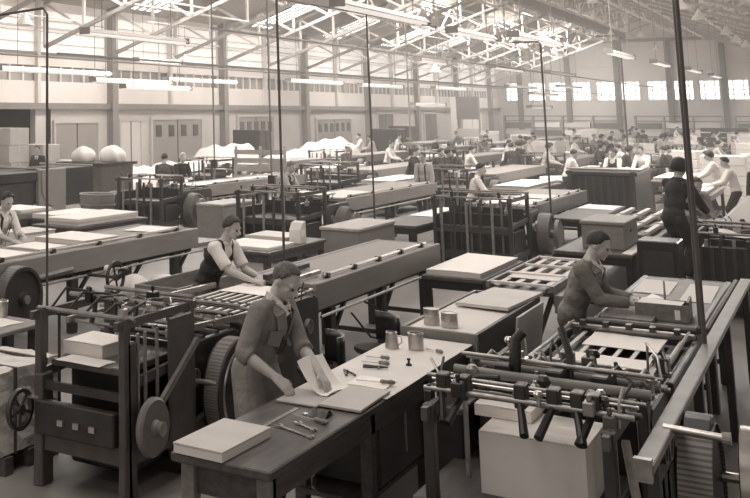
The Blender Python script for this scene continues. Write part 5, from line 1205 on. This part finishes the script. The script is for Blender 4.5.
TBS = [(-10.1, 30.0, .95), (-6.9, 36.5, .9), (-3.9, 36.0, .93), (-10.3, 37.0, .95), (-13.9, 35.5, .95), (-3.0, 30.8, .9), (-6.8, 44.0, .9), (-10.2, 45.5, .9), (-14.0, 46.0, .92), (-3.6, 46.0, .9), (-6.9, 52.0, .9), (-10.2, 54.0, .9), (-13.8, 57.0, .9), (-3.8, 57.0, .9), (-6.8, 60, .9), (-10.2, 62, .9), (-17.8, 63, .9), (-7.0, 68, .9), (-4.0, 66, .9), (-10.4, 71, .9), (-14, 74, .9), (-6.5, 77, .9), (-9.6, 80, .9), (-17.8, 78, .9), (-13, 84, .9), (-5.6, 86, .9), (-8.6, 90, .9)]
for i, (x, y, s) in enumerate(TBS):
    q = place(x, y, .55, 1.9, 4)
    if not q: continue
    x, y = q
    a, b = rank(x, y)
    clone(pt, (x, y, 0), 'distant sheet table, %s one back beside %s' % (a, b))
    clone(ps, (x, y, .85), 'white sheets on the distant table, %s one back beside %s' % (a, b))
# stacks of reams standing on pallets
used = {}
occ(-3.4, -2.1, 35.8, 37)
rp = T('ream_pallet', (-2.75, 36.4, 0), 'tall white ream stack beside the worker in the white overall', 'ream stack', 'white ream stacks')
for k in range(3): MB().box(-.55, .55, -.5 + .42 * k, -.36 + .42 * k, 0, .12).build('skid', WOODD, rp)
for k in range(5): MB().box(-.55, .55, -.5, .5, .12 + .28 * k, .395 + .28 * k).build('ream_layer', PAPER2, rp, bev=.02)
for x, y in [(-1.9, 38.0), (-3.9, 41.6), (-6.9, 48.3), (-3.0, 51.5), (-10.2, 50.0), (-6.6, 64.5), (-13.9, 62.0), (-18.3, 73), (-11.5, 77), (-4.6, 73), (-8.0, 84), (-15, 88), (-6.4, 93), (-2.6, 62)]:
    q = place(x, y, .62, .62, 4)
    if not q: continue
    x, y = q; a, b = rank(x, y); clone(rp, (x, y, 0), 'distant white ream stack, %s one back along %s' % (a, b), random.uniform(-.3, .3))
# large white sheet draped over a stack near the end wall, round white table
q = place(-6.6, 58.0, 1.0, 1.3, 9) or (-6.8, 64); tarp(q[0], q[1], 1.0, 1.3, 1.55, 'large pale draped sheet left of the slanting pole near the end wall')
q = place(-6.8, 34.6, .7, .7, 9) or (-7.0, 33.6); t = T('round_table', (q[0], q[1], 0), 'low round table topped with white near the apron man', 'table'); MB().lathe([(0, .75), (.75, .75), (.78, .8), (.75, .85), (0, .87)], (0, 0, 0), n=32).build('table_top', PAPER, t, smooth=True); MB().lathe([(.4, 0), (.1, .08), (.08, .75), (0, .75)], (0, 0, 0), n=16).build('pedestal', WOODD, t)
# partition with dark screen near the far corner, long shelving under the end wall windows
t = T('notice_screen', (-22.6, 84, 0), 'dark square board with a white post in the far corner', 'board')
MB().box(-.8, .8, -.06, .06, 2.2, 3.9).build('board_panel', M('slate_board', 104, .7, 0, .1, 1), t); MB().box(-1.2, -.8, -.1, .1, 0, 3.9).build('post', ENAMEL, t); MB().box(.8, .9, -.08, .08, 0, 3.9).build('post', TRUSSD, t); MB().box(-.8, .8, -.3, .1, .9, 1.5).build('low_shelf', PAPERG, t)
def rack(x0, x1, y, label):
    t = T('long_rack', (x0, y, 0), label, 'rack'); L = x1 - x0
    for z in (.7, 1.35, 1.95, 2.35): MB().box(0, L, -.35, .35, z, z + .08).build('shelf', IRON2, t)
    n = int(L / 2)
    for k in range(n + 1): MB().box(L * k / n - .05, L * k / n + .05, -.38, .38, 0, 2.45).build('upright', TRUSSD, t)
    for k in range(n):
        for z in (.78, 1.43): MB().box(L * k / n + .15, L * (k + 1) / n - .2, -.3, .3, z, z + .42).build('load', (PAPERG, IRON2, PAPER2)[(k + int(z)) % 3], t)
rack(-24, -14.5, 101, 'long rack of shelves under the first end wall windows'); rack(-13.6, -7.4, 100.5, 'long dark rack left of the slanting pole under the windows'); rack(-6.6, 0, 101, 'long rack right of the slanting pole under the windows')
t = T('dark_stack', (-5.4, 74, 0), 'broad dark stack of frames right of the slanting pole', 'stack')
for k in range(6): MB().box(-1.2, 1.2, -.6, .6, .1 + .3 * k, .32 + .3 * k).build('frame', IRON, t)
MB().box(-1.1, 1.1, -.5, .5, 0, .1).build('skid', BLACK, t)

# the far crowd: a few builds, then copies; each stands by a table or machine
CP = []
for i, (top, hairs, lean, hm, tn_) in enumerate([(SHIRTW, 'short', 14, HAIRD, 'shirt'), (CLOTHD, 'short', 20, HAIRD, 'jacket'), (SHIRTM, 'big', 16, HAIRD, 'overall'), (SHIRTG, 'short', 8, HAIRG, 'shirt'), (CLOTHD, 'big', 26, HAIRD, 'overall')]):
    CP.append((top, hairs, lean, hm, tn_))
words_ = ['white shirt', 'dark jacket', 'pale overall', 'grey shirt', 'dark overall']
PL = [(-8.1, 34.8, 0, -60), (-9.9, 44.5, 1, -90), (-9.5, 45.2, 4, 60), (-6.4, 38.4, 4, -70), (-6.1, 40.6, 3, -90), (-4.3, 38.0, 1, 70), (-4.9, 37.2, 0, 160), (-10.0, 35.4, 1, -80), (-9.4, 34.6, 4, 100), (-9.7, 31.6, 1, -90), (-8.4, 44.6, 2, -60), (-9.9, 42.6, 0, -90), (-7.7, 45.4, 3, 90), (-11.1, 46.2, 0, -90), (-2.1, 29.6, 0, 100), (-10.9, 31.6, 1, -95), (-9.7, 33.0, 4, -90), (-10.9, 36.5, 1, -60), (-11.1, 38.3, 4, 100), (-9.5, 36.2, 1, 30), (-8.0, 36.8, 2, -90), (-6.0, 39.2, 0, 80), (-9.4, 41.5, 1, -90), (-7.7, 43.0, 4, -100), (-4.6, 38.5, 1, -60), (-13.3, 38.8, 0, -90), (-7.7, 46.2, 3, -95), (-6.2, 45.6, 0, -80), (-11.1, 46.6, 2, 90), (-3.0, 45.0, 4, 90), (-9.4, 49.8, 0, -90), (-7.7, 51.6, 1, 60), (-4.7, 50.0, 2, -90), (-13.0, 50.0, 3, -90), (-6.0, 50.5, 1, -90),
      (-14.8, 47.6, 1, -90), (-17.2, 51.5, 0, -90), (-11.1, 55.0, 0, 90), (-9.5, 57.5, 4, -95), (-7.8, 57.0, 2, -90), (-4.6, 56.0, 1, -90), (-6.0, 59.2, 0, 80), (-13.0, 59.6, 1, -60), (-3.0, 59.5, 3, 90), (-8.6, 61.4, 0, 10), (-11.2, 67.0, 1, -90), (-7.8, 66.0, 0, -95), (-5.6, 69.5, 2, -90), (-9.4, 72.5, 4, 60), (-13.2, 72.0, 0, -90), (-17.0, 66.5, 1, -90), (-7.4, 75.0, 3, -90), (-5.4, 79.0, 0, 90), (-10.4, 80.0, 1, 90), (-12.0, 86.0, 2, -90), (-6.4, 84.5, 1, 80), (-9.4, 87.5, 0, -80), (-16.6, 60.5, 3, 90), (-18.6, 50.6, 0, 120), (-17.4, 48.8, 2, 100)]
rr = random.Random(21)
for k in range(30):
    x, y = rr.choice((-2.3, -3.6, -4.6, -6.1, -7.4, -9.6, -10.9)) + rr.uniform(-.2, .2), rr.uniform(40, 80)
    if all(math.hypot(x - p[0], y - p[1]) > .9 for p in PL): PL.append((x, y, rr.randrange(5), rr.choice((-90, 90, -60, 60, 150, -130))))
used = {}; first = {}
for x, y, k, rz in PL:
    q = place(x, y, .32, .32, 3)
    if not q: continue
    x, y = q
    a, b = rank(x, y)
    lb = 'distant worker in %s, %s person back along %s' % (words_[k], a, b)
    if k not in first:
        top, hs, ln, hm, tn_ = CP[k]
        first[k] = person(lb, (x, y, 0), rz, lean=ln, hl=(-.1, .42, 1.05), hr=(.13, .42, 1.05), pitch=18, vox=.021, hair=hm, hairstyle=hs, top=top, topname=tn_, handd=HD)
        first[k]['group'] = 'distant workers'
    else:
        clone(first[k], (x, y, 0), lb, math.radians(rz))

# ------------------------------------------------------------------ thin haze volume added to soften contrast down the hall
hm = bpy.data.materials.new('hall_haze'); hm.use_nodes = True; nt = hm.node_tree; nt.nodes.remove(nt.nodes['Principled BSDF'])
vs = nt.nodes.new('ShaderNodeVolumeScatter'); vs.inputs['Color'].default_value = (1, .96, .91, 1); vs.inputs['Density'].default_value = .005
nt.links.new(vs.outputs['Volume'], nt.nodes['Material Output'].inputs['Volume'])
hz = MB().box(XL + .05, 12, 9, 102.5, .03, 6.6).build('haze', hm, None)
hz['kind'] = 'stuff'; hz['label'] = 'thin haze filling the length of the hall'
